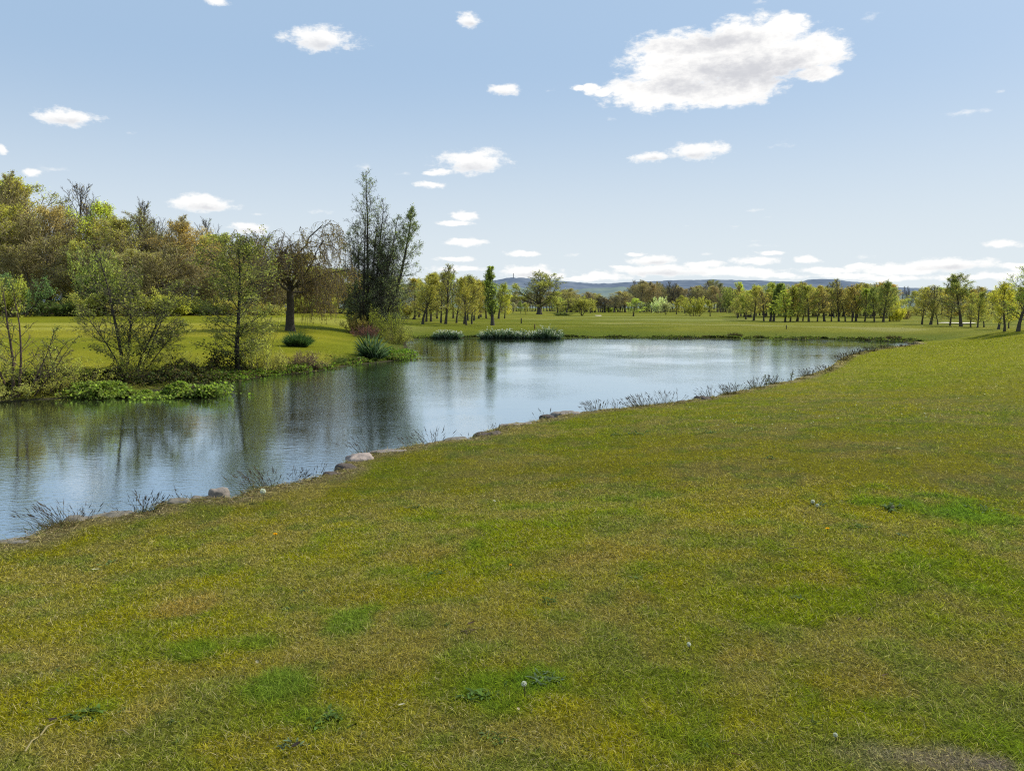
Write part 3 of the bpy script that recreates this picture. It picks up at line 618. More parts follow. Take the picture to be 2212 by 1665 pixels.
# -- right belt, front row
RG = "front row of the tree belt on the right"
right = [
 (1593,688,646,18,'plant0',P.khaki,"small slim tree at the left end of the right belt"),(1611,690,631,36,'plant1',P.olive,None),(1628,692,619,42,'plant2',P.olive,None),(1650,693.6,626,26,'plantbare',P.rust,"brown thin tree just left of the dark poplar"),
 (1664,694,612,20,'poplar',P.green,"dark green narrow poplar in the right belt, left of a pair"),(1671,694.5,611,20,'poplar',P.green,"dark green narrow poplar in the right belt, right of a pair"),(1696,695.5,627,52,'larch',P.lime,"light green tree with layered spreading branches in the right belt"),
 (1707,695,616,34,'plant3',P.olive,None),(1722,694.5,609,40,'plantbare',P.khaki,None),(1734,694,617,28,'plant0',P.khaki,None),(1747,695.5,614,44,'plant1',P.olive,"full crowned olive tree in the middle of the right belt"),
 (1765.5,695,616,30,'plant2',P.rust,None),(1781,694.5,618,38,'plantbare',P.brown,"brown bare tree in the middle of the right belt"),(1796,694.5,622,28,'plant3',P.brown,None),(1812,694.5,601,30,'plantbare',P.khaki,"tallest thin tree rising above the middle of the right belt"),
 (1826,694.5,620,28,'plant0',P.rust,None),(1841,694.5,618,30,'plant1',P.khaki,None),(1849,694.5,614,38,'plantbare',P.rust,None),(1868,694.5,622,32,'plant2',P.olive,None),(1889,695.5,619,34,'plant3',P.green,None),
 (1908,696,606,44,'plant0',P.green,"tall green tree near the right end of the main belt"),(1922,694,640,34,'plant1',P.olive,None),
 (1991.5,700.7,617,38,'plant1',P.khaki,None),(2010,701.7,615,44,'plantbare',P.khaki,"brownish spreading tree left of the sand bunker"),(2026,702,645,24,'plant0',P.khaki,None),(2052,704,612,38,'plant2',P.olive,"olive tree left of the big round crowned tree"),
 (2076,705.4,590,70,'plant3',P.green,"big round crowned tree in front of the sand bunker"),(2096.7,707,632,30,'plant2',P.olive,None),(2111.5,708,628,32,'plant1',P.olive,None),(2125.5,707,645,26,'plant0',P.yellow,None),
 (2156.5,711.6,619,38,'plantbare',P.khaki,None),(2170,716,608,50,'plant1',P.yellow,"yellow green tree second from the right edge"),(2179,709,640,26,'plant2',P.olive,None),(2199,716,568,72,'plant0',P.olive,"tallest tree at the right edge of the view")]
for (x, by, ty, w, k, c, lab) in right:
    cn = {P.olive: "olive", P.khaki: "khaki", P.rust: "rusty brown", P.brown: "brown", P.green: "green", P.yellow: "yellow green", P.lime: "light green"}[c]
    sec = "left half of the right belt" if x < 1760 else "right half of the right belt" if x < 1930 else "scattered row by the bunker"
    tree_px(k, "belt_tree", x, by, ty, w * 1.12, jit(c), lab or f"{cn} slender tree in the {sec}", RG + ("" if lab else f", {cn}, {sec}"))
for j in range(62):                                    # rows behind
    x = 1590 + j * 5.6 + rr.uniform(-3, 3); Y = rr.uniform(122, 158)
    c = jit(rr.choice([P.olive, P.khaki, P.rust, P.olive, P.yellow, P.green]), .15)
    tree_px(rr.choice(['plant0', 'plant1', 'plant2', 'plant3', 'plantbare']), "belt_tree", x, 690, rr.uniform(608, 640), rr.uniform(26, 52), c, "spring tree crowded into the back rows of the right belt", "back rows of the right tree belt", Y=Y)
for j in range(26):
    x = 1975 + j * 12 + rr.uniform(-4, 4); Y = rr.uniform(150, 190)
    c = jit(rr.choice([P.olive, P.khaki, P.brown, P.olive]), .15)
    tree_px(rr.choice(['plant0', 'plant1', 'plant2', 'plantbare']), "belt_tree", x, 690, rr.uniform(618, 634), rr.uniform(30, 44), c, "muted olive tree in the farther row behind the bunker", "farther row behind the bunker", Y=Y)
for x, lab in ((1954, "left"), (1962, "right")):
    tree_px('woodbare', "distant_tree", x, 680, 618, 13, (.14, .14, .12), f"tall dark thin tree in the gap of the right belt, {lab} of two", "pair of thin trees in the gap", Y=210)
tree_px('bush1', "bush", 1936, 694.5, 655, 32, P.yellow, "bright yellow green bush at the right end of the main belt", cat="bush", parts=("stems", "foliage"))
tree_px('bushbare', "bush", 1953, 690, 666, 34, P.rust, "red brown twiggy bush in the gap of the right belt", cat="bush", parts=("stems", "foliage"))
for x, ty, w in ((1932, 660, 30), (1975, 664, 40), (1960, 672, 60)):
    tree_px('bush0', "bush", x, 680, ty, w, jit(P.khaki), "hazy khaki bush far back in the gap of the right belt", "far bushes in the gap", Y=200, cat="bush", parts=("stems", "foliage"))

# ------------------------------------------------------------------ hero plants on the left bank
ALD = [(.21,.26,.11),(.26,.30,.14),(.15,.18,.08),(.29,.32,.17)]
SAP = [(.27,.28,.07),(.20,.22,.05),(.34,.34,.11),(.13,.14,.04)]
Q = .0255
make_tree("alders", 201, [((a - 795) * Q, dy, (t - a) * Q / 6, 0, 1, (722 - top) * Q * .985, r) for a, t, top, r, dy in
    [(793, 797, 380, 1, 0), (799, 812, 470, .8, .3), (781, 772, 476, .7, .1), (787, 783, 430, .7, -.3), (806, 829, 440, .85, .2), (812, 846, 462, .75, -.1), (774, 757, 548, .5, 0), (803, 806, 520, .5, .5), (820, 872, 530, .6, .3), (815, 858, 500, .6, -.2), (778, 764, 505, .5, .4), (809, 820, 500, .5, -.4)]], .088, [
    dict(n=40, t=(.08, .99), ang=(74, 38), len=lambda t, L, p: 1.0 * np.interp(t, [0, .3, .7, 1], [1.2, 1.2, .95, .32]) * (L / 8.7) ** .6 * 1.35, K=5, wob=.12, up=.22, rr=.28, rmin=.007),
    dict(n=7, t=(.15, 1), ang=(48, 35), len=rel(.5), K=3, wob=.12, up=.3, rr=.5, rmin=.0055),
    dict(n=4, t=(.2, 1), ang=(48, 35), len=rel(.6), K=2, wob=.12, up=.2, rr=.6, rmin=.005)],
    dict(n=40000, size=.056, spread=.07, cols=ALD, lv=2, lump=3, dens=.62), bark=(.05, .042, .034), twig_mat_col=(.09, .078, .06), K0=12, wob0=.02, up0=.0)
b = hit(795, 722)
put_tree("alders", "alder_tree", (b[0], b[1], b[2] - .05), H=(at_y(795, 380, b[1])[2] - b[2]), label="tallest tree, a many stemmed alder with fine open foliage at the bank point")
# leaning alder stem that rises to the right
make_tree("leaner", 202, [(0, 0, .50, 0, .9, 7.4, 1), (-.1, .1, .2, 0, 1, 4.6, .5)], .115, [
    dict(n=56, t=(.12, .99), ang=(76, 38), len=lambda t, L, p: 1.25 * np.interp(t, [0, .3, .6, 1], [.6, 1, .95, .15]), K=5, wob=.1, up=.35, rr=.28, rmin=.007),
    dict(n=7, t=(.15, 1), ang=(48, 35), len=rel(.5), K=3, wob=.12, up=.2, rr=.5, rmin=.0055),
    dict(n=4, t=(.2, 1), ang=(48, 35), len=rel(.6), K=2, wob=.12, up=.2, rr=.6, rmin=.005)],
    dict(n=22000, size=.062, spread=.07, cols=ALD, lv=2, lump=3, dens=.9), bark=(.045, .036, .03), twig_mat_col=(.09, .078, .06), K0=12, wob0=.015, up0=1.35)
b2 = hit(816, 724)
lean = put_tree("leaner", "alder_tree", (b2[0], b2[1] - .3, b2[2] - .05), H=(at_y(885, 448, b2[1])[2] - b2[2]), label="leaning alder that curves up to the right beside the tallest one")
# weeping tree
make_tree("weeping", 203, [(0, 0, .02, 0, 1, 2.7, 1)], .22, [
    dict(tip=.6, n=9, t=(.84, 1), ang=(76, 24), len=env([.8, 1], [3.7, 3.4], 1), K=9, wob=.17, up=.12, rr=.50, rmin=.03, S=6),
    dict(n=11, t=(.18, 1), ang=(58, 45), len=rel(.46, .3), K=7, wob=.20, up=.05, rr=.5, rmin=.013, S=4),
    dict(n=9, t=(.2, 1), ang=(55, 45), len=lambda t, L, p: np.full(len(t), .95), K=6, wob=.14, up=-3.2, rr=.5, rmin=.006),
    dict(n=4, t=(.2, 1), ang=(30, 25), len=lambda t, L, p: np.full(len(t), .5), K=4, wob=.10, up=-2.5, rr=.6, rmin=.0055)],
    dict(n=26000, size=.065, spread=.04, cols=[(.27,.19,.06),(.24,.20,.07),(.20,.15,.045),(.28,.24,.08),(.18,.11,.045)], lv=2, dens=.9), bark=(.06, .05, .038), twig_mat_col=(.11, .085, .06), K0=6, sides0=10, trunk_parts=2)
b = hit(627, 715); _v = np.empty(len(PROTO['weeping']['cr'].vertices) * 3); PROTO['weeping']['cr'].vertices.foreach_get("co", _v); _v = _v.reshape(-1, 3).mean(0)
WROT = -math.atan2(_v[1], _v[0])
put_tree("weeping", "weeping_tree", (b[0], b[1], b[2] - .08), H=(at_y(627, 486, b[1])[2] - b[2]), W=262 / FPX * b[1], rot=WROT, label="weeping tree with a thick dark trunk and hanging rusty twigs")
# saplings
make_tree("sapling_b", 204, [(0, 0, -.11, 0, 1, 4.3, 1), (.06, .05, -.02, .05, 1, 3.1, .8), (.3, 0, .22, .05, 1, 3.2, .85), (.35, 0, .42, -.1, 1, 2.5, .6), (-.1, .1, -.34, .1, 1, 2.4, .6), (.1, -.1, .10, -.2, 1, 2.6, .5), (.4, .1, .7, 0, 1, 2.0, .45)], .042, [
    dict(n=20, t=(.14, .99), ang=(58, 30), len=lambda t, L, p: L * .30 * np.interp(t, [0, .3, .65, 1], [.5, 1, 1, .3]), K=4, wob=.12, up=.45, rr=.38, rmin=.005),
    dict(n=7, t=(.15, 1), ang=(48, 35), len=rel(.55), K=3, wob=.14, up=.25, rr=.5, rmin=.004),
    dict(n=3, t=(.2, 1), ang=(48, 35), len=rel(.6), K=2, wob=.14, up=.1, rr=.6, rmin=.0035)],
    dict(n=7500, size=.056, spread=.05, cols=SAP, lv=2, lump=3, dens=.8), bark=(.06, .05, .04), twig_mat_col=(.12, .10, .07), K0=8, wob0=.035)
make_tree("sapling_c", 205, [(0, 0, -.05, 0, 1, 4.7, 1)], .07, [
    dict(n=46, t=(.12, .98), ang=(80, 36), len=lambda t, L, p: 1.45 * np.interp(t, [0, .35, .75, 1], [.55, .8, 1.05, .45]), K=5, wob=.12, up=.45, rr=.32, rmin=.007),
    dict(n=9, t=(.12, 1), ang=(50, 38), len=rel(.5), K=3, wob=.15, up=.15, rr=.5, rmin=.005),
    dict(n=4, t=(.2, 1), ang=(48, 35), len=rel(.6), K=2, wob=.15, up=.1, rr=.6, rmin=.004)],
    dict(n=15000, size=.056, spread=.06, cols=SAP, lv=2, lump=3, dens=.9), bark=(.04, .034, .028), twig_mat_col=(.10, .085, .06), K0=10, wob0=.04)
make_tree("shoots", 208, [(math.cos(a) * q, math.sin(a) * q, math.cos(a) * .35, math.sin(a) * .35, 1, 1.5 + .4 * math.sin(i * 5.1), .8) for i, (a, q) in enumerate([(i * 2.4, .1 + .05 * i) for i in range(14)])], .013, [
    dict(n=12, t=(.1, 1), ang=(45, 30), len=rel(.3), K=3, wob=.15, up=.3, rr=.6, rmin=.0035),
    dict(n=4, t=(.1, 1), ang=(45, 35), len=rel(.6), K=2, wob=.2, up=.1, rr=.6, rmin=.003)],
    dict(n=3600, size=.05, spread=.05, cols=NEU, lv=2, lump=3), bark=(.10, .08, .055), K0=5, wob0=.08, up0=.1, sides0=4)
make_tree("sapling_a", 206, [(0, 0, .02, 0, 1, 2.5, 1), (.08, 0, .10, 0, 1, 2.4, .9), (-.1, .1, -.15, 0, 1, 2.0, .8), (.2, 0, .35, 0, 1, 1.6, .6), (.25, .1, .6, 0, 1, 1.5, .5), (-.2, 0, -.5, 0, 1, 1.6, .5)], .026, [
    dict(n=12, t=(.2, .99), ang=(45, 25), len=lambda t, L, p: L * .28 * (1.1 - .8 * t), K=3, wob=.1, up=.3, rr=.4, rmin=.004),
    dict(n=5, t=(.2, 1), ang=(45, 30), len=rel(.55), K=2, wob=.12, up=.2, rr=.5, rmin=.003)],
    dict(n=1500, size=.045, spread=.03, cols=SAP, lv=2, lump=2), bark=(.09, .06, .045), twig_mat_col=(.12, .085, .06), K0=6)
def hero(key, px, by, ty, W, label, name="sapling", rot=0, Y=None):
    b = hit(px, by) if Y is None else np.array([at_y(px, by, Y)[0], Y, h1(at_y(px, by, Y)[0], Y)])
    return put_tree(key, name, (b[0], b[1], b[2] - .03), H=at_y(px, ty, b[1])[2] - b[2], W=W / FPX * b[1], rot=rot, label=label, cat="tree")
hero("sapling_b", 268, 800, 515, 180, "many stemmed young tree with a thin leaning leader on the left bank")
hero("sapling_c", 515, 808, 492, 165, "upright young tree with dark trunk and bushy base at the water edge")
hero("sapling_a", 28, 858, 585, 150, "cluster of thin bare reddish stems at the water by the left edge")
hero("sapling_a", 110, 830, 730, 130, "low spray of thin stems between the two left saplings", rot=2)
BB = "bushes on the left bank"
make_tree("tangle", 207, [(math.cos(a) * q, math.sin(a) * q, math.cos(a) * 1.2, math.sin(a) * 1.2, 1, .8 + .5 * q, .8) for a, q in [(i * 2.4, .15 + .03 * i) for i in range(22)]], .012, [
    dict(n=9, t=(.1, 1), ang=(50, 35), len=rel(.5), K=3, wob=.2, up=.0, rr=.6, rmin=.004),
    dict(n=5, t=(.1, 1), ang=(50, 35), len=rel(.6), K=2, wob=.2, up=.0, rr=.6, rmin=.0035)],
    dict(n=8000, size=.055, spread=.05, cols=NEU, lv=2, lump=2), bark=(.10, .075, .055), K0=5, wob0=.15, up0=-.3, sides0=4)
for (k, x, by, ty, w, c, lab) in [
 ('shoots',300,806,735,130,P.olive,"leafy tangle around the foot of the leaning sapling"),('shoots',555,808,660,100,P.olive,"dense leafy shoots around the foot of the upright sapling"),
 ('bushbare',790,730,700,64,(.16,.07,.06),"reddish brown twiggy shrub at the foot of the alders"),('tangle',838,735,655,90,(.11,.12,.03),"olive shrub filling the base of the alders on the right"),
 ('bush1',772,722,678,50,(.12,.10,.04),"brownish undergrowth around the alder stems"),('tangle',858,744,700,60,(.13,.13,.04),"drooping shrub over the water right of the alders"),('shoots',60,842,745,190,P.olive,"twiggy olive scrub at the left picture edge"),
 ('tangle',60,850,810,180,P.khaki,"low dark scrub on the waterline at the left picture edge"),('shoots',385,812,750,90,P.olive,"low green bush right of the leaning sapling"),('shoots',165,836,770,150,P.olive,"low scrub left of the leaning sapling"),
 ('tangle',580,800,745,70,P.khaki,"small bush right of the upright sapling"),('bushbare',650,795,755,90,P.khaki,"dry brown stalks on the slope below the weeping tree"),('tangle',735,785,768,34,P.dark,"small dark tuft at the waterline left of the iris clump")]:
    tree_px(k, "bush", x, by, ty, w, c, lab, BB, cat="bush", parts=("stems", "foliage"))

# ------------------------------------------------------------------ strap leaved clumps
def clump(name, px, by, w, hgt_px, n, cols, label, cat, group=None, lw=.03, bend=(.2, 1.0), flowers=0, seed=1, K=4, depth=.6, spread=.55, fcol=(.8, .8, .76), fsize=.05):
    rng = np.random.default_rng(seed); b = hit(px, by); Y = b[1]; rx = w / FPX * Y / 2; H = hgt_px / FPX * Y
    e = bpy.data.objects.new(name, None); COL.objects.link(e); e.location = tuple(b); tag(e, label, cat, group)
    x = rng.uniform(-1, 1, n); y = rng.uniform(-1, 1, n) * depth
    k = x * x + y * y < 1.3; x, y = x[k] * rx * .8, y[k] * rx * .8; n = len(x)
    z = height(x + b[0], y + b[1]); z = np.maximum(z, 0) - b[2]
    D = np.stack([x / rx * spread + rng.normal(size=n) * .22, y / rx * spread + rng.normal(size=n) * .22, np.ones(n)], 1)
    L = H * rng.uniform(.55, 1.12, n) * (.35 + 1.1 * fbm(x * 2.6 + 5, y * 2.6, seed, 2)) * (1.05 - .4 * (x / rx) ** 2)
    cc = np.array(cols)[rng.integers(0, len(cols), n)] * rng.uniform(.6, 1.4, n)[:, None]
    mb = MB(); ribbons(mb, np.stack([x, y, z - .02], 1), D, L, np.full(n, lw) * rng.uniform(.7, 1.3, n), rng.uniform(bend[0], bend[1], n), K, 0, cc, rng)
    link("leaves", mb.mesh(name + "_leaves", [M_STRAP]), e)
    if flowers:
        i = rng.integers(0, n, flowers); fb = MB()
        c = np.stack([x[i], y[i], z[i]], 1) + D[i] * (L[i] * rng.uniform(.75, 1.0, flowers))[:, None] * [.6, .6, .92]
        for _ in range(4): leaves(fb, c + rng.normal(size=c.shape) * .008, np.full(flowers, fsize), 0, np.tile(fcol, (flowers, 1)) * rng.uniform(.8, 1.1, flowers)[:, None], rng, asp=.7)
        link("flowers", fb.mesh(name + "_flowers", [M_PETAL]), e)["kind"] = "stuff"
    return e
IR = [(.05, .10, .035), (.08, .14, .06), (.14, .19, .11), (.035, .06, .025)]
clump("iris_clump", 805, 775, 50, 50, 300, IR, "clump of broad pointed iris leaves at the tip of the bank", "plants", lw=.05, seed=4, bend=(.05, .8), spread=.38)
clump("grass_tussock", 643, 748, 46, 38, 1500, [(.06, .12, .035), (.08, .14, .05), (.05, .09, .03)], "blue green tussock of long leaves below the weeping tree", "plants", lw=.02, seed=5, bend=(.1, .8))
FG = "white flowered clumps on the far bank"
for j, (x, w, h, lab) in enumerate([(967, 64, 18, "smallest white flowered clump, set apart on the far bank"), (1072, 82, 21, "left clump of the long white flowered row on the far bank"), (1130, 60, 19, "middle clump of the long white flowered row"), (1183, 66, 22, "right clump of the long white flowered row")]):
    clump("flowering_clump", x, 731, w, h, 1300, [(.07, .12, .05), (.12, .17, .09), (.20, .24, .16), (.04, .07, .03)], lab, "plants", FG, lw=.045, flowers=230, seed=20 + j, depth=.5, fsize=.075, bend=(.1, .7))
for x, by, h, w, lab in [(1585, 728, 12, 30, "dark tuft on the far waterline in the middle"), (1930, 734, 15, 26, "dark red brown tuft where the far bank meets the lawn"), (1528, 728, 7, 22, "small dark tuft on the far waterline"), (1330, 729, 7, 26, "low dark tuft right of the white flowered row"), (1640,730,8,24,"small ragged tuft right of the middle dark tuft")]:
    clump("tuft", x, by, w, h, 500, [(.05, .045, .02), (.09, .06, .035), (.06, .07, .025)], lab, "plants", "dark tufts on the far bank", lw=.035, seed=int(x), K=2)
leafy_strip("cress_patch", [at_z(x, 857, 0)[:2] for x in (195, 230, 300, 380, 440, 462)], "bright green leafy water plants floating out from the left bank", 15000, .95, .24, .08, [(.25,.34,.05),(.30,.38,.08),(.14,.20,.03),(.18,.19,.06)], 44, kind=None)
leafy_strip("cress_patch", [at_z(x, y, 0)[:2] for x, y in ((440, 826), (480, 823), (520, 821))], "thin strip of bright green plants at the water below the upright sapling", 1800, .45, .09, .06, [(.17,.27,.03),(.22,.32,.05)], 45, kind=None)
leafy_strip("cress_patch", [at_z(x, y, 0)[:2] for x, y in ((835, 776), (855, 772), (876, 770))], "bright green plants at the tip of the bank right of the iris clump", 2600, .9, .22, .09, [(.17,.27,.03),(.13,.20,.03)], 46, kind=None)

# ------------------------------------------------------------------ near bank: stones
def stone(px, py, wpx, hz, dep, tint, label, seed, rot=None, top=.04):
    rng = np.random.default_rng(seed); p = at_z(px, py, ZN); Y = p[1]; a = wpx / FPX * Y / 2
    nu, nv = 40, 24; u = np.linspace(0, 2 * math.pi, nu, endpoint=False); v = np.linspace(-math.pi / 2, math.pi / 2, nv); U, Vv = np.meshgrid(u, v)
    se = lambda c, e: np.sign(c) * np.abs(c) ** e
    X = a * se(np.cos(Vv), .45) * se(np.cos(U), .55); Yy = dep / 2 * se(np.cos(Vv), .45) * se(np.sin(U), .55); Z = hz / 2 * se(np.sin(Vv), .5)
    n = fbm(X * 5 + seed, Yy * 5 + Z * 7, seed, 4) - .5; n2 = fbm(X * 16 + seed, Yy * 16 + Z * 12, seed + 3, 3) - .5
    s = 1 + .45 * n + .12 * n2; Z = Z * (1 + .8 * n) + .02 * n2 ; V = np.stack([X * s, Yy * s, Z], -1).reshape(-1, 3)
    i = np.arange(nv - 1)[:, None] * nu; j = np.arange(nu)[None]; j2 = (j + 1) % nu
    F = np.stack([i + j, i + j2, i + nu + j2, i + nu + j], -1).reshape(-1, 4)
    c = np.array(tint) * (.75 + .5 * fbm(V[:, 0] * 7, V[:, 1] * 7 + V[:, 2] * 5, seed, 3))[:, None]
    mb = MB(); mb.add(V, F, 0, c); o = link("edging_stone", mb.mesh("edging_stone", [M_STONE], True))
    o.location = (p[0], p[1] + dep * .25, ZN + top * .8 - hz / 2); 
    d = NEARC[np.argmin(np.hypot(NEARC[:, 0] - p[0], NEARC[:, 1] - p[1])) - 1] - p[:2]
    o.rotation_euler = (0, 0, rot if rot is not None else .45)
    tag(o, label, "stone", "stones edging the near bank"); return o
PINK = (.215, .180, .145); GREY = (.165, .145, .11); DK = (.08, .06, .045)
stone(378, 1088, 62, .30, .22, GREY, "squarish grey block beside the pointed pink stone", 1, .30, .05)
stone(470, 1071, 46, .24, .16, PINK, "pointed pinkish boulder, the highest stone on the near bank", 2, .3, .07)
stone(430, 1076, 60, .2, .2, GREY, "low grey brown slab joining the block and the pinkish boulder", 22, .2, .02)
stone(230, 1116, 110, .2, .25, GREY, "flat pale slab between the two left grass tufts", 3, .2, .01)
stone(160, 1124, 60, .2, .25, GREY, "small flat slab behind the leftmost tuft", 33, .35, .01)
stone(25, 1170, 90, .2, .3, GREY, "flat pale slab at the left picture edge", 4, .1, .01)
stone(715, 1024, 46, .24, .24, DK, "dark rounded stone low in the notch of the bank", 5, .5, .01)
stone(745, 1012, 40, .24, .3, DK, "dark brown stone just right of the notch", 6, .6, .03)
stone(772, 992, 60, .3, .35, (.30, .24, .20), "brown grey boulder with a pale top above the notch", 7, .5, .04)
stone(835, 976, 84, .14, .22, PINK, "long pale pinkish slab right of the brown boulder", 8, .3, .02)
stone(1055, 938, 66, .2, .35, DK, "dark earthy stone under dry grass in mid bank", 9, .4, .02)
stone(1115, 918, 80, .2, .3, PINK, "pale slab left of the dark notch stone", 10, .3, .01)
stone(1182, 903, 28, .24, .3, DK, "small dark stone at the second notch of the bank", 11, .4, .05)
stone(1222, 893, 60, .2, .4, PINK, "pale pinkish slab right of the second notch", 12, .3, .02)
stone(985, 949, 60, .2, .3, GREY, "thin pale slab right of the tall seed grass", 13, .3, .0)
stone(1520, 862, 26, .2, .4, DK, "dark brown stone beyond the seed grasses", 14, .4, .04)
stone(1480, 868, 22, .2, .4, DK, "little dark stone left of the farther brown one", 15, .4, .0)
def thatch():
    rng = np.random.default_rng(77); n = 60000; seg = np.linalg.norm(np.diff(NEARC, axis=0), axis=1); cum = np.concatenate([[0], np.cumsum(seg)])
    q = 14 + (cum[-1] - 14) * rng.random(n) ** 1.3; x = np.interp(q, cum, NEARC[:, 0]) + rng.normal(size=n) * .12; y = np.interp(q, cum, NEARC[:, 1]) + rng.normal(size=n) * .12 - .05
    sd = pond_sd(x, y); k = (sd > -.07) & (sd < .35) & (fbm(x * 2.2, y * 2.2, 14, 3) > .46); x, y, sd = x[k], y[k], sd[k]; n = len(x); r = np.hypot(x, y)
    D = rng.normal(size=(n, 3)) * [1, 1, .25] + [-.3, .5, .35]
    c = np.array([(.55,.45,.25),(.42,.32,.16),(.16,.11,.06),(.28,.28,.07)])[rng.integers(0, 4, n)] * rng.uniform(.6, 1.3, n)[:, None]
    mb = MB(); ribbons(mb, np.stack([x, y, height(x, y) + .005], 1), D, rng.uniform(.04, .11, n), np.maximum(.0025, r / 788 * .4), rng.uniform(.3, 1.3, n), 2, 0, c, rng)
    tag(link("dry_thatch", mb.mesh("dry_thatch", [M_GRASS])), "dry straw coloured dead grass hanging over the near bank edge", "dead grass", kind="stuff")
thatch()
# ------------------------------------------------------------------ near bank: grasses with seed heads
def seedgrass(px, py, wpx, hpx, n, label, seed, lean=(-.25, 0), green=.4, dense=0, sh=.9, dark=.8):
    rng = np.random.default_rng(seed); p = at_z(px, py, ZN); Y = p[1]; sx = wpx / FPX * Y / 2; H = hpx / FPX * Y
    g = h1(p[0], p[1]); g = max(g, ZN - .12)
    e = bpy.data.objects.new("seed_grass", None); COL.objects.link(e); n = int(n * 1.25); e.location = (p[0], p[1], g); tag(e, label, "grass", "tufts of seed grass on the near bank")
    x = rng.normal(size=n) * sx * .35; y = rng.normal(size=n) * .07; B = np.stack([x, y, np.full(n, -.03)], 1)
    D = np.stack([x / max(sx, .01) * .8 + lean[0] + rng.normal(size=n) * .16, lean[1] + rng.normal(size=n) * .16, np.ones(n)], 1)
    L = H * rng.uniform(.5, 1.1, n); pix = Y / 788
    col = np.array([.11, .095, .055]) * rng.uniform(.6, 1.5, n)[:, None] * dark
    mb = MB(); W = np.full(n, max(.0035, pix * .30)); bend = rng.uniform(.05, .55, n)
    ribbons(mb, B, D, L, W, bend, 5, 0, col, rng)
    link("stalks", mb.mesh("stalks", [M_GRASS]), e)
    # heads: follow the same bend to find the tips
    d = nrm(D); Hh = d.copy(); Hh[:, 2] = 0; Hh = nrm(Hh); q = B.copy()
    for k in range(5):
        if k: pass
        q_prev = q.copy(); dd = d.copy(); q = q + d * (L / 5)[:, None]; d = nrm(d + (Hh + np.array([0, 0, -.9])) * bend[:, None] / 5)
    hb = MB(); m = rng.random(n) < sh; P0 = (q - dd * (L * .24)[:, None])[m]; P1 = (q + dd * (L * .02)[:, None])[m]
    mid = (P0 + P1) / 2; PP = np.stack([P0, mid * .5 + P0 * .5, mid, P1], 1); w = max(.0035, pix * .25) * rng.uniform(.7, 1.3, len(P0))
    tubes(hb, PP, w[:, None] * np.array([.25, 1, .8, .1])[None], 4, 0, np.tile([.13, .10, .07], (len(P0), 1)) * rng.uniform(.6, 1.3, len(P0))[:, None])
    link("seed_heads", hb.mesh("seed_heads", [M_GRASS]), e)
    # low leaf tuft
    k = int(70 + dense); x = rng.normal(size=k) * sx * .45; y = rng.normal(size=k) * .10
    D = np.stack([x / max(sx, .01) * .9 + rng.normal(size=k) * .45, rng.normal(size=k) * .5, np.ones(k)], 1)
    c = mixc(np.array([.20, .15, .07]), np.array([.12, .15, .05]), (rng.random(k) < green).astype(float)) * rng.uniform(.6, 1.3, k)[:, None]
    lb = MB(); ribbons(lb, np.stack([x, y, np.full(k, -.03)], 1), D, H * rng.uniform(.2, .5, k), np.full(k, max(.004, pix * .35)), rng.uniform(.2, 1.2, k), 3, 0, c, rng)
    link("leaves", lb.mesh("tuft_leaves", [M_GRASS]), e)
for j, a in enumerate([
 (125,1136,120,75,46,"sprawling tuft of dark seed stalks nearest the left edge",(-.5,0),.3),(180,1116,70,52,22,"upright seed stalks right of the sprawling tuft",(.1,0),.3),
 (272,1108,60,42,10,"sparse seed stalks left of the spiky tuft",(-.3,0),.4),(318,1106,70,56,44,"spiky dark tuft beside the grey block",(.15,0),.8),(390,1080,60,40,6,"few thin stalks behind the grey block",(-.3,0),.3),
 (570,1052,110,62,60,"broad bushy tuft behind the large dandelion clock",(-.3,0),.6),(636,1036,50,58,30,"dark leaning stalks right of the bushy tuft",(.3,0),.5),(672,1032,60,40,14,"short brown stalks left of the dark notch stone",(0,0),.2),
 (790,980,70,60,18,"pale thin stalks above the brown boulder",(-.4,0),.2),(925,949,84,52,44,"tall tuft of seed heads in the middle of the bank",(-.25,0),.4),(1010,943,44,32,8,"few stalks right of the tall middle tuft",(0,0),.2),
 (1075,930,60,20,22,"short dry grass on the dark earthy stone",(0,0),.1),(1178,903,44,34,8,"thin stalks at the second notch",(-.1,0),.2),
 (1290,885,46,38,46,"first dense tuft of the far seed grass row",(-.25,0),.3),(1333,882,44,42,16,"thin branching stalks right of the first dense tuft",(-.1,0),.3),(1385,878,56,34,60,"second dense tuft of the seed grass row",(-.2,0),.4),
 (1432,873,60,36,26,"thin stalks right of the second dense tuft",(-.1,0),.3),(1462,869,30,34,7,"single thin stalks before the gap in the row",(-.05,0),.3),(1530,860,44,32,22,"leaning stalks beyond the dark brown stone",(-.35,0),.2),
 (1580,850,50,28,60,"dense grey tuft beyond the leaning stalks",(-.2,0),.3),(1632,838,44,26,40,"grey tuft left of the leafy weeds",(-.2,0),.3),(1672,829,40,24,40,"thick tuft around the leafy weeds",(0,0),.4),
 (1745,811,40,20,46,"grey tuft beyond the leafy weeds",(-.2,0),.3),(1785,801,36,18,46,"tuft at the bend of the far bank",(-.2,0),.3),(1822,780,30,22,60,"dark tuft on the corner of the far bank",(0,0),.1),
 (1850,766,34,15,60,"first small tuft past the corner",(0,0),.1),(1880,759,36,13,60,"second small tuft past the corner",(0,0),.1),(1912,754,36,11,50,"third small tuft past the corner",(0,0),.1),(1950,749,40,8,40,"last faint tuft at the pond end",(0,0),.1)]):
    seedgrass(a[0], a[1], a[2], a[3], a[4], a[5], 300 + j, a[6], a[7], dense=a[4] * (9 if a[2] >= 80 else 3))
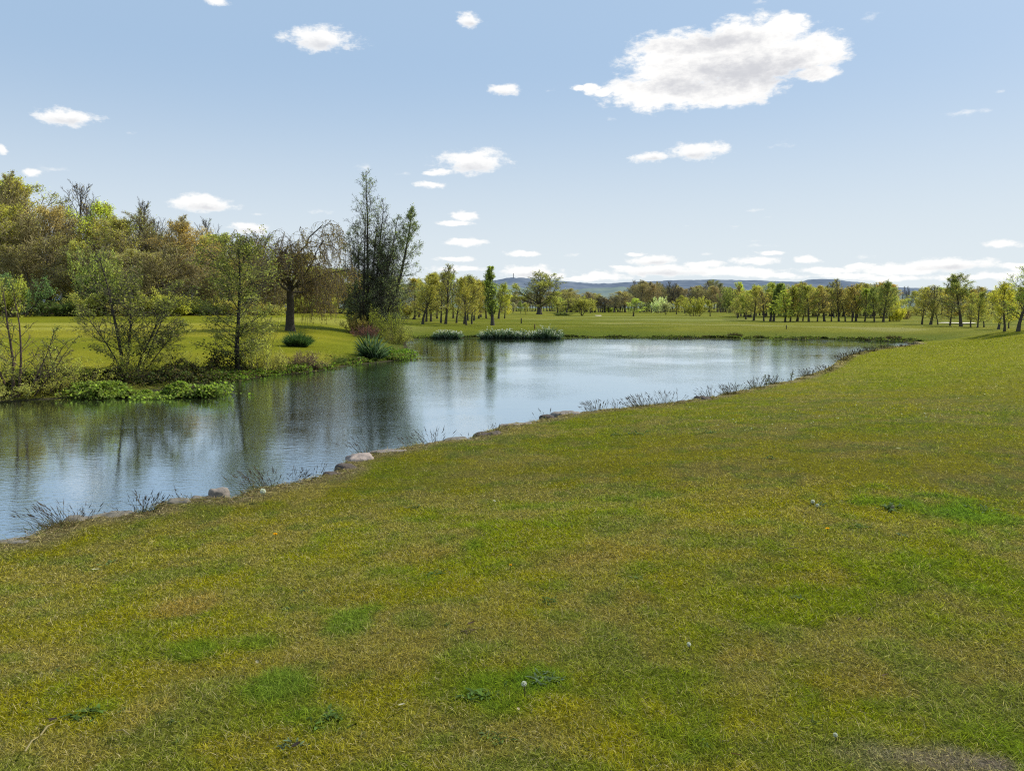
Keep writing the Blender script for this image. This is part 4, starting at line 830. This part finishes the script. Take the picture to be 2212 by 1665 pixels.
def leafy_weed(px, py, h, seed, label):
    rng = np.random.default_rng(seed); p = at_z(px, py, ZN); Y = p[1]; H = h / FPX * Y
    e = bpy.data.objects.new("leafy_weed", None); COL.objects.link(e); e.location = (p[0], p[1], max(h1(p[0], p[1]), ZN - .1)); tag(e, label, "plant", "leafy weeds on the near bank")
    P_ = grow(rng, np.array([[0, 0, -.02], [.05, 0, -.02]]), np.array([[.1, 0, 1], [-.2, 0, 1.]]), np.array([H, H * .7]), 6, .08, .1)
    mb = MB(); tubes(mb, P_, np.full((2, 7), .006), 4, 0, (.07, .055, .04)); link("stem", mb.mesh("stem", [M_BARK]), e)
    c = P_[:, 1:].reshape(-1, 3); c = np.repeat(c, 5, 0) + rng.normal(size=(len(c) * 5, 3)) * .03
    lb = MB(); leaves(lb, c, np.full(len(c), .045), 0, np.tile([.12, .13, .07], (len(c), 1)), rng); link("leaves", lb.mesh("weed_leaves", [M_LEAF]), e)
leafy_weed(1706, 820, 34, 3, "tall leafy weed stem among the far seed grasses"); leafy_weed(1652, 833, 26, 4, "shorter leafy weed left of the tall one")

# ------------------------------------------------------------------ lawn weeds and flowers
def rosette(px, py, rpx, n, label, seed, col=(.06, .12, .03), name="weed_rosette", wide=.25, up=.35):
    rng = np.random.default_rng(seed); b = hit(px, py); Rr = rpx / FPX * b[1]
    e = bpy.data.objects.new(name, None); COL.objects.link(e); e.location = tuple(b); tag(e, label, "weed", "small weeds hidden in the lawn" if seed >= 700 else "broad leaved weeds in the lawn")
    n = n * 3; a = np.arange(n) * 2.4 + rng.random(n); D = np.stack([np.cos(a), np.sin(a), np.full(n, up) + rng.random(n) * .6], 1)
    B = rng.normal(size=(n, 3)) * [Rr * .38, Rr * .38, 0] + [0, 0, .004]
    mb = MB(); L = Rr * rng.uniform(.25, .8, n)
    up_ = np.cross(np.cross(D, [0, 0, 1.]), D)
    ribbons(mb, B, D, L, L * wide, rng.uniform(.4, .9, n), 5, 0, np.array(col) * rng.uniform(.6, 1.5, n)[:, None], rng, face=nrm(up_ + rng.normal(size=(n, 3)) * .25))
    link("leaves", mb.mesh("rosette_leaves", [M_STRAP]), e)
for j, a in enumerate([(937,1240,26,9,"dark flat weed left of centre in the lawn"),(712,1560,48,14,"large leafy weed near the bottom left"),(190,1548,48,13,"leafy weed in the bottom left corner"),(1042,1505,50,14,"leafy weed just left of the white dandelion clock"),
  (628,1612,30,9,"pale leafed weed below the large leafy weed"),(1180,1470,42,12,"greyish weed right of the white dandelion clock"),(1068,1600,30,8,"small weed at the bottom centre"),(1185,1300,26,7,"small dark weed in mid lawn"),
  (1378,1250,20,6,"little dark weed right of mid lawn"),(1765,1093,26,9,"weed with white flower heads on the right lawn"),(1928,1100,34,10,"dark green weed on the far right lawn"),(2130,1105,36,10,"dark weed clump near the right edge"),
  (1855,1138,24,8,"low weed in front of the right green patch"),(1380,938,22,7,"small weeds on the lawn near the second notch"),(1530,935,20,7,"small dark weed in the far lawn"),(1330,870 + 70,20,6,"low weed beside the worn turf"),(965,1352,14,5,"tiny upright weed in the middle lawn"),
  (1660,990,18,6,"small dark weed in the middle of the right lawn"),(1015,1365,22,6,"brown leafed weed in the middle lawn"),(60,1540,14,5,"small dark weed at the left edge")]):
    rosette(a[0], a[1], a[2], a[3], a[4], 500 + j, col=(.09, .06, .04) if "brown" in a[4] else (.12, .17, .09) if ("pale" in a[4] or "grey" in a[4]) else (.085, .145, .028))
_r5 = random.Random(8)
for j in range(26):
    x_, y_ = _r5.uniform(60, 2150), _r5.uniform(1080, 1640)
    if y_ < 1190 and x_ < 700: continue
    rosette(x_, y_, _r5.uniform(10, 22), _r5.randint(3, 6), "small flat weed half hidden among the lawn blades", 700 + j, col=(.10, .15, .04), wide=.3, up=.5)
def ball(mb, c, r, n, col, rng, thick):
    d = nrm(rng.normal(size=(n, 3))); ribbons(mb, np.tile(c, (n, 1)), d, np.full(n, r), np.full(n, thick), np.zeros(n), 2, 0, np.tile(col, (n, 1)), rng)
    leaves(mb, c + d * r * .95, np.full(n, r * .45), 0, np.tile(col, (n, 1)), rng, asp=1)
def clock(px, py, base_py, r, label, seed):
    rng = np.random.default_rng(seed); b = hit(px, base_py); top = at_y(px, py, b[1])
    e = bpy.data.objects.new("dandelion_clock", None); COL.objects.link(e); e.location = tuple(b); tag(e, label, "dandelion", "dandelion clocks in the lawn")
    t = np.array([top[0] - b[0], 0, max(.03, top[2] - b[2])]); P_ = np.stack([np.zeros(3), t * .5 + [.004, 0, 0], t])[None]
    mb = MB(); tubes(mb, P_, np.full((1, 3), .0025), 5, 0, (.14, .12, .05)); link("stem", mb.mesh("stem", [M_GRASS]), e)
    hb = MB(); ball(hb, t, r, 260, (.75, .75, .72), rng, .0022); link("seed_head", hb.mesh("seed_head", [M_PETAL]), e)
clock(568, 1061, 1085, .026, "large round white dandelion clock beside the bushy tuft", 1)
clock(1756, 1083, 1093, .014, "white dandelion clock on the right lawn, left of two", 2); clock(1766, 1091, 1100, .012, "pale dandelion clock on the right lawn, right of two", 3)
clock(1132, 1476, 1515, .010, "small white dandelion clock on a tall stem at lower centre", 4); clock(1488, 1397, 1405, .009, "small white dandelion clock right of centre", 5); clock(1804, 1596, 1604, .007, "tiny white dandelion clock near the bottom right", 6)
def yellow(px, py, r, label, seed):
    rng = np.random.default_rng(seed); b = hit(px, py + 4)
    e = bpy.data.objects.new("dandelion_flower", None); COL.objects.link(e); e.location = tuple(b); tag(e, label, "dandelion", "yellow dandelions in the lawn")
    P_ = np.array([[[0, 0, 0], [.002, 0, .02], [0, 0, .04]]]); mb = MB(); tubes(mb, P_, np.full((1, 3), .002), 5, 0, (.10, .14, .04)); link("stem", mb.mesh("stem", [M_GRASS]), e)
    n = 90; a = rng.random(n) * 6.28; D = np.stack([np.cos(a), np.sin(a), rng.uniform(.1, 1.3, n)], 1); hb = MB()
    ribbons(hb, np.tile([0, 0, .038], (n, 1)), D, np.full(n, r), np.full(n, r * .25), np.full(n, .3), 2, 0, np.tile([.85, .50, .01], (n, 1)), rng); link("flower_head", hb.mesh("flower_head", [M_PETAL]), e)
yellow(595, 1160, .020, "bright yellow dandelion flower below the dandelion clock", 1); yellow(1103, 1229, .010, "tiny yellow dandelion in mid lawn", 2); yellow(1787, 1149, .015, "yellow dandelion on the right lawn under the white clocks", 3); yellow(548, 1052, .008, "tiny yellow dandelion beside the bushy tuft", 4)
def petal_leaf(px, py, s, col, label, name="fallen_leaf", seed=0):
    rng = np.random.default_rng(seed + int(px)); b = hit(px, py); mb = MB(); sz = s / FPX * b[1]
    n = 5; y = np.linspace(-.5, .5, n); w = np.array([.02, .22, .3, .2, .02]); V = []
    for k in range(n): V += [(-w[k], y[k], .12 * abs(y[k]) + .02), (0, y[k], 0), (w[k], y[k], .14 * (1 - abs(y[k])))]
    F = [[3 * k + q, 3 * k + q + 1, 3 * k + q + 4, 3 * k + q + 3] for k in range(n - 1) for q in (0, 1)]
    mb.add(np.array(V) * sz, F, 0, col); o = link(name, mb.mesh(name, [M_PETAL]))
    o.location = (b[0], b[1], b[2] + .035); o.rotation_euler = (rng.uniform(-.3, .5), rng.uniform(-.4, .4), rng.uniform(0, 6)); tag(o, label, "leaf", "fallen leaves on the lawn")
for a in [(207,1240,16,(.62,.58,.42),"cream fallen leaf on the left lawn"),(868,1540,16,(.60,.55,.40),"pale curled leaf at the lower middle"),(1590,1650,26,(.08,.045,.03),"dark brown dead leaf at the bottom edge"),(640,1628,24,(.05,.035,.025),"dark curled dead leaf at the bottom left"),
 (115,1572,30,(.05,.035,.025),"dark dead leaf pile beside the bottom left weed"),(60,1535,14,(.04,.03,.02),"small black leaf scrap near the left edge"),(1068,1090,8,(.65,.62,.48),"tiny cream petal in mid lawn"),(1120,1550,12,(.5,.42,.25),"buff curled leaf right of the leafy weed"),
 (1912,1475,18,(.12,.07,.05),"brown dead leaf on the right lawn"),(1856,1352,16,(.10,.06,.04),"dark leaf on the right lawn slope"),(1018,1360,20,(.10,.06,.04),"brown dead leaf in the middle lawn"),(1335,1398,18,(.08,.05,.03),"dark dead leaf left of a small white clock"),
 (556,1445,12,(.5,.42,.25),"buff leaf scrap in the lower left lawn"),(350,1170,7,(.03,.03,.025),"tiny dark scrap on the left lawn"),(1940,975,10,(.6,.55,.4),"pale leaf on the far right lawn")]: petal_leaf(*a)
def straw(x0, y0, x1, y1, label):
    a = hit(x0, y0); b = hit(x1, y1); P_ = np.stack([a + [0, 0, .03], (a + b) / 2 + [0, 0, .045], b + [0, 0, .035]])[None] - a
    mb = MB(); tubes(mb, P_, np.array([[.0035, .003, .0015]]), 5, 0, (.42, .35, .17)); o = link("straw", mb.mesh("straw", [M_GRASS])); o.location = tuple(a); tag(o, label, "straw", "dry straws on the lawn")
straw(55, 1640, 85, 1610, "dry straw slanting at the bottom left corner"); straw(88, 1605, 118, 1580, "second dry straw beside the dead leaves"); straw(252, 1594, 282, 1606, "short pale straw in the bottom left lawn"); straw(1700, 1195, 1735, 1199, "brown twig on the right lawn")
# daisies scattered on the lawn to the right: one sheet of countless dots
rng = np.random.default_rng(9); n = 420; u = rng.random(n)
px = rng.uniform(1480, 2230, n); py = rng.uniform(742, 920, n); pts_ = np.array([at_z(a, b, .62) for a, b in zip(px, py)]); sdp = pond_sd(pts_[:, 0], pts_[:, 1])
k = (sdp > .5) & (near_w(pts_[:, 0], pts_[:, 1]) > .6) & (fbm(pts_[:, 0] * .5, pts_[:, 1] * .5, 2, 2) > .48); pts_ = pts_[k][:75]; pts_[:, 2] = height(pts_[:, 0], pts_[:, 1]) + .045
mb = MB(); 
for _ in range(3): leaves(mb, pts_, np.full(len(pts_), .014) * (1 + pts_[:, 1] * .015), 0, np.tile([.75, .75, .65], (len(pts_), 1)), rng, flat=.8, asp=1)
tag(link("daisies", mb.mesh("daisies", [M_PETAL])), "tiny white daisies dotted over the right lawn", "daisies", kind="stuff")

# ------------------------------------------------------------------ golf course furniture
def post(px, by, ty, wpx, col, label):
    b = hit(px, by); H = at_y(px, ty, b[1])[2] - b[2]; r = wpx / FPX * b[1] / 2
    P_ = np.array([[[0, 0, -.1], [0, 0, H * .5], [0, 0, H * .97], [0, 0, H]]]); mb = MB(); tubes(mb, P_, np.array([[r, r, r * .95, .001]]), 8, 0, col)
    o = link("marker_post", mb.mesh("marker_post", [M_DULL], True)); o.location = tuple(b); tag(o, label, "post", "marker posts on the course")
post(1126, 699, 687, 2.6, (.03, .03, .025), "dark marker post on the rise left of the oak"); post(1155, 711, 700, 2.2, (.12, .06, .04), "brown marker post behind the white flowered row"); post(1698.5, 711, 702, 2, (.04, .035, .03), "thin dark stake on the far bank in front of the belt")
def flag(px, by, ty, label):
    b = hit(px, by); H = at_y(px, ty, b[1])[2] - b[2]; e = bpy.data.objects.new("golf_flag", None); COL.objects.link(e); e.location = tuple(b); tag(e, label, "flag")
    mb = MB(); tubes(mb, np.array([[[0, 0, 0], [0, 0, H * .5], [0, 0, H]]]), np.full((1, 3), .03), 6, 0, (.7, .7, .65)); link("pole", mb.mesh("pole", [M_DULL]), e)
    mb = MB(); xs = np.linspace(0, .75, 7); V = [(x, .06 * math.sin(x * 9), H - .5 * k) for x in xs for k in (0, 1)]; F = [[2 * i, 2 * i + 1, 2 * i + 3, 2 * i + 2] for i in range(6)]
    mb.add(V, F, 0, (.8, .8, .78)); link("cloth", mb.mesh("cloth", [M_DULL]), e)
flag(1608, 681, 668, "white golf flag beneath the deep green willow")
def bunker(px, py, wpx, d, label):
    b = hit(px, py); a = wpx / FPX * b[1] / 2; n = 48; V = [(0, 0, .02)]
    for ring, z in ((.55, .03), (.85, .06), (1.0, .02)):
        for k in range(n):
            t = k / n * 6.283; q = ring * (1 + .12 * math.sin(3 * t + 1) + .06 * math.sin(5 * t)); V.append((math.cos(t) * a * q, math.sin(t) * d * q, z))
    F3 = [[0, 1 + k, 1 + (k + 1) % n] for k in range(n)]; F4 = [[1 + r * n + k, 1 + (r + 1) * n + k, 1 + (r + 1) * n + (k + 1) % n, 1 + r * n + (k + 1) % n] for r in (0, 1) for k in range(n)]
    V = np.array(V); g = height(V[:, 0] + b[0], V[:, 1] + b[1]); V[:, 2] += g - b[2] + .05
    mb = MB(); mb.add(V, F4, 0, (.62, .55, .42)); mb.f.append((np.array(F3), 0)); o = link("sand_bunker", mb.mesh("sand_bunker", [M_DULL], True)); o.location = tuple(b); tag(o, label, "bunker")
bunker(2070, 699, 64, 2.2, "pale sand bunker behind the big round crowned tree"); bunker(1292, 682.5, 14, 1.5, "small sand bunker right of the forked khaki tree")

# ------------------------------------------------------------------ hills
def haze_mat(name, c1, c2, scale):  # aerial haze is mixed into the hill colours
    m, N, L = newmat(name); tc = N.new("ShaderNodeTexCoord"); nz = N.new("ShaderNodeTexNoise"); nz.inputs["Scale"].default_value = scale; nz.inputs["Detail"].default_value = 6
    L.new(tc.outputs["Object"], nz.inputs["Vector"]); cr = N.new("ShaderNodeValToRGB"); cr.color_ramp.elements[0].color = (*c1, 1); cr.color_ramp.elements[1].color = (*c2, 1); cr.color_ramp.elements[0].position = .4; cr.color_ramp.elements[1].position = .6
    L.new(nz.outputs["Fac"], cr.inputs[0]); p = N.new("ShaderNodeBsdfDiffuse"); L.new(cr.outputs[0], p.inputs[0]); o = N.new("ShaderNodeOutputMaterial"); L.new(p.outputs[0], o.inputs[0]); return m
def ridge(name, prof, D, depth, mat, rough, seed):
    px = np.linspace(-200, 2500, 900); py = np.interp(px, [p[0] for p in prof], [p[1] for p in prof])
    top = np.array([at_y(a, b, D) for a, b in zip(px, py)]); rows = []
    for k, (f, dz) in enumerate([(-1, 0), (-.75, .22), (-.5, .5), (-.25, .8), (-.08, .97), (0, 1), (.5, .6), (1, 0)]):
        r = top.copy(); r[:, 1] = D + f * depth; r[:, 0] = top[:, 0] * (1 + .0 * f); r[:, 2] = top[:, 2] * dz - (5 if dz == 0 else 0)
        r[:, 2] += rough * (fbm(r[:, 0] * .06, np.full(len(px), k * 3.3), seed, 4) - .5) * (1 if dz else 0); rows.append(r)
    V = np.concatenate(rows); n = len(px); i = np.arange(len(rows) - 1)[:, None] * n; j = np.arange(n - 1)[None]
    F = np.stack([i + j, i + j + 1, i + n + j + 1, i + n + j], -1).reshape(-1, 4); mb = MB(); mb.add(V, F); tag(link(name, mb.mesh(name, [mat], True)), kind="structure")
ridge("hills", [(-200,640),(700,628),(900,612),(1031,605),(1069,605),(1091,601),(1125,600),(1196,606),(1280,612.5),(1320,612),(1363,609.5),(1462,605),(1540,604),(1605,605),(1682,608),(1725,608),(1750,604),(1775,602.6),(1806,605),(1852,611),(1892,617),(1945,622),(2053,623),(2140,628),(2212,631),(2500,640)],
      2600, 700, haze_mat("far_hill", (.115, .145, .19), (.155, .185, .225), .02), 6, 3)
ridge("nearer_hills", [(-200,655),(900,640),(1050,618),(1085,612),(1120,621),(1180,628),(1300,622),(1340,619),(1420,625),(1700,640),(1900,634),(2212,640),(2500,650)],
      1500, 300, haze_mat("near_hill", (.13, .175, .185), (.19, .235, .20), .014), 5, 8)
b = at_y(1109, 600, 2550); mast = MB(); H = 24
P_ = []
for sx, sy in ((-1, -1), (1, -1), (0, 1)): P_.append([[sx * 1.2, sy * 1.2, -14], [sx * .8, sy * .8, 2], [sx * .5, sy * .5, H - 10]])
tubes(mast, np.array(P_, float), np.full((3, 3), .35), 4, 0, (.14, .14, .16))
for z in range(-10, 14, 4): tubes(mast, np.array([[[-1, -1, z], [1, -1, z + 2.]], [[1, -1, z], [0, 1, z + 2.]], [[0, 1, z], [-1, -1, z + 2.]]]), np.full((3, 2), .2), 3, 0, (.14, .14, .16))
o = link("radio_mast", mast.mesh("radio_mast", [M_DULL])); o.location = tuple(b); tag(o, "thin radio mast on the crest of the far hill", "mast")

# ------------------------------------------------------------------ light and sky
SUN_AZ, SUN_EL = 58.0, 44.0
sv = Vector((math.sin(R(SUN_AZ)) * math.cos(R(SUN_EL)), math.cos(R(SUN_AZ)) * math.cos(R(SUN_EL)), math.sin(R(SUN_EL))))
sl = bpy.data.lights.new("sun", 'SUN'); sl.energy = 5.0; sl.angle = R(.53); sl.color = (1, .955, .88)
so = bpy.data.objects.new("sun", sl); COL.objects.link(so); so.rotation_euler = sv.to_track_quat('Z', 'Y').to_euler()
w = bpy.data.worlds.new("World"); scene.world = w; w.use_nodes = True; N = w.node_tree.nodes; L = w.node_tree.links; N.clear()
sky = N.new("ShaderNodeTexSky"); sky.sky_type = 'NISHITA'; sky.sun_disc = False; sky.sun_elevation = R(SUN_EL); sky.sun_rotation = R(SUN_AZ)
sky.air_density = 1.0; sky.dust_density = 2.2; sky.ozone_density = 1.5; sky.altitude = 50
bg = N.new("ShaderNodeBackground"); bg.inputs["Strength"].default_value = .10
out = N.new("ShaderNodeOutputWorld"); L.new(bg.outputs[0], out.inputs[0])
def math_(op, a, b=None, c=None, clamp=False):
    n = N.new("ShaderNodeMath"); n.operation = op; n.use_clamp = clamp
    for i, q in enumerate((a, b, c)):
        if q is None: continue
        if isinstance(q, (int, float)): n.inputs[i].default_value = q
        else: L.new(q, n.inputs[i])
    return n.outputs[0]
tc = N.new("ShaderNodeTexCoord"); sep = N.new("ShaderNodeSeparateXYZ"); L.new(tc.outputs["Generated"], sep.inputs[0])
azn = math_('ARCTAN2', sep.outputs[0], sep.outputs[1]); eln = math_('ARCSINE', sep.outputs[2])
cmb = N.new("ShaderNodeCombineXYZ"); L.new(azn, cmb.inputs[0]); L.new(eln, cmb.inputs[1])
def wnoise(scale, det, rough, off=0, ys=1.6):
    mp = N.new("ShaderNodeMapping"); mp.inputs["Scale"].default_value = (1, ys, 1); mp.inputs["Location"].default_value = (off, off * .7, off)
    L.new(cmb.outputs[0], mp.inputs[0]); t = N.new("ShaderNodeTexNoise"); t.inputs["Scale"].default_value = scale; t.inputs["Detail"].default_value = det; t.inputs["Roughness"].default_value = rough
    L.new(mp.outputs[0], t.inputs["Vector"]); return t
n_fine = wnoise(60, 7, .65, 1.7, 2.2).outputs["Fac"]; n_edge = wnoise(22, 8, .62).outputs["Fac"]; n_big = wnoise(9, 5, .55, 3.1).outputs["Fac"]
wn_ = wnoise(30, 5, .6, 7.7); ws = N.new("ShaderNodeVectorMath"); ws.operation = 'MULTIPLY_ADD'
L.new(wn_.outputs["Color"], ws.inputs[0]); ws.inputs[1].default_value = (.022, .010, 0); L.new(cmb.outputs[0], ws.inputs[2]); 
wo = N.new("ShaderNodeVectorMath"); wo.operation = 'SUBTRACT'; L.new(ws.outputs[0], wo.inputs[0]); wo.inputs[1].default_value = (.011, .005, 0); WUV = wo.outputs[0]
def azel(px, py):
    d = ray(px, py); d = d / np.linalg.norm(d); return math.atan2(d[0], d[1]), math.asin(d[2])
def blob(px, py, rx, ry):
    a, e = azel(px, py); a1, _ = azel(px + rx, py); _, e1 = azel(px, py - ry)
    s = N.new("ShaderNodeVectorMath"); s.operation = 'SUBTRACT'; L.new(WUV, s.inputs[0]); s.inputs[1].default_value = (a, e, 0)
    m = N.new("ShaderNodeVectorMath"); m.operation = 'MULTIPLY'; L.new(s.outputs[0], m.inputs[0]); m.inputs[1].default_value = (1 / max(1e-4, a1 - a), 1 / max(1e-4, e1 - e), 0)
    l = N.new("ShaderNodeVectorMath"); l.operation = 'LENGTH'; L.new(m.outputs[0], l.inputs[0]); return l.outputs["Value"]
def union(lst):
    cur = None
    for b_ in lst:
        o_ = blob(*b_); cur = o_ if cur is None else math_('MINIMUM', cur, o_)
    return cur
BIG = [(1480,140,155,92),(1620,115,165,95),(1760,112,92,50),(1430,200,150,48),(1570,195,150,42),(1248,190,20,8),(1276,191,28,14),(1306,202,30,12),(1765,160,55,22),(1690,60,70,38)]
MID = [(468,2,42,14),(700,85,100,32),(1015,47,34,20),(150,255,82,23),(3,322,14,12),(70,370,30,13),(1090,195,40,16),(1022,350,90,33),(945,372,34,9),(930,400,44,11),(445,440,84,22),(540,494,52,16),(1005,466,36,14),(980,482,52,7),
 (1005,524,64,10),(1408,340,48,17),(1495,328,88,25),(2165,527,58,14),(1130,547,56,8),(1150,588,84,20),(1410,562,66,15),(1440,585,150,18),(1630,564,66,13),(1600,588,150,14),(1740,562,40,10),(2050,572,112,17),(1950,582,120,14),(1310,597,70,10),(1780,585,80,10),(2110,598,130,12),(1195,596,50,8),(1255,604,60,8),(1345,578,40,8),(1520,572,60,9),(1690,596,90,9),(1830,596,80,8),(1860,574,40,7),(2190,575,50,10),(1910,601,90,8),(1375,548,26,6),(1660,547,30,6),(980,560,52,8),(1000,580,70,9)]
WISP = [(284,288,16,7),(112,364,46,7),(1187,196,20,8),(787,362,18,14),(690,458,30,7),(1690,312,32,12),(2090,244,62,10),(1887,35,30,10),(1322,260,18,8),(1630,457,20,6),(1652,470,24,5),(1590,488,16,6),(1645,530,42,7),(1520,549,24,7),(1870,556,34,7),(1480,486,18,4),(2165,198,20,6),(560,463,26,4),(1240,550,30,5),(1630,520,20,4),(870,375,22,6)]
def dens(u, amp, soft, off=.0, nn=None):
    x = math_('MULTIPLY_ADD', math_('SUBTRACT', n_edge if nn is None else nn, .5), amp, math_('SUBTRACT', 1 + off, u))
    mr = N.new("ShaderNodeMapRange"); mr.interpolation_type = 'SMOOTHSTEP'; mr.inputs[1].default_value = 0; mr.inputs[2].default_value = soft; L.new(x, mr.inputs[0]); return mr.outputs[0], x
n_mix = math_('MULTIPLY_ADD', n_fine, .45, math_('MULTIPLY', n_edge, .55)); ub = union(BIG); db, xb = dens(ub, 2.1, .42, .02, n_mix); dm, xm = dens(union(MID), 2.8, .55, -.03, n_mix); dw, xw = dens(union(WISP), 3.4, 1.6, -.15, n_fine)
dwm = math_('MULTIPLY', dw, .55); dmm = math_('MULTIPLY', dm, .92)
D_ = math_('MAXIMUM', db, math_('MAXIMUM', dmm, dwm))
# shaded undersides
g = union([(1600,158,190,52),(1480,185,110,28),(1560,95,150,22)]); gx = math_('MULTIPLY_ADD', math_('SUBTRACT', n_mix, .5), 4.2, math_('SUBTRACT', 1.25, g))
gm = N.new("ShaderNodeMapRange"); gm.interpolation_type = 'SMOOTHSTEP'; gm.inputs[1].default_value = -.2; gm.inputs[2].default_value = 1.5; L.new(gx, gm.inputs[0])
gs_ = union([(a, b_ + .35 * d, .75 * c, .5 * d) for a, b_, c, d in MID if d >= 15]); gsx = math_('MULTIPLY_ADD', math_('SUBTRACT', n_mix, .5), 3.0, math_('SUBTRACT', 1.0, gs_))
gsm = N.new("ShaderNodeMapRange"); gsm.interpolation_type = 'SMOOTHSTEP'; gsm.inputs[1].default_value = .0; gsm.inputs[2].default_value = 1.2; gsm.inputs[4].default_value = .75; L.new(gsx, gsm.inputs[0])
sh = math_('MAXIMUM', math_('MULTIPLY', gm.outputs[0], db), gsm.outputs[0])
cc = N.new("ShaderNodeMix"); cc.data_type = 'RGBA'; L.new(sh, cc.inputs[0]); cc.inputs[6].default_value = (10.6, 10.5, 10.3, 1); cc.inputs[7].default_value = (6.6, 6.7, 7.1, 1)
# horizon haze
hz = N.new("ShaderNodeMapRange"); hz.interpolation_type = 'SMOOTHSTEP'; hz.inputs[1].default_value = .0; hz.inputs[2].default_value = .30; hz.inputs[3].default_value = .9; hz.inputs[4].default_value = 0; L.new(eln, hz.inputs[0])
tint = N.new("ShaderNodeMix"); tint.data_type = 'RGBA'; tint.blend_type = 'MIX'; tint.inputs[0].default_value = .80; L.new(sky.outputs[0], tint.inputs[6]); tint.inputs[7].default_value = (4.35, 6.1, 8.35, 1)
hm = N.new("ShaderNodeMix"); hm.data_type = 'RGBA'; L.new(hz.outputs[0], hm.inputs[0]); L.new(tint.outputs[2], hm.inputs[6]); hm.inputs[7].default_value = (8.0, 8.7, 9.0, 1)
fm = N.new("ShaderNodeMix"); fm.data_type = 'RGBA'; L.new(D_, fm.inputs[0]); L.new(hm.outputs[2], fm.inputs[6]); L.new(cc.outputs[2], fm.inputs[7])
L.new(fm.outputs[2], bg.inputs[0])

scene.view_settings.view_transform = 'Standard'; scene.view_settings.look = 'None'; scene.view_settings.exposure = 0
scene.cycles.max_bounces = 5; scene.cycles.transparent_max_bounces = 4; scene.cycles.diffuse_bounces = 2; scene.cycles.glossy_bounces = 2; scene.cycles.transmission_bounces = 2
scene.cycles.use_denoising = False; scene.cycles.filter_width = 1.2; scene.cycles.sample_clamp_indirect = 4
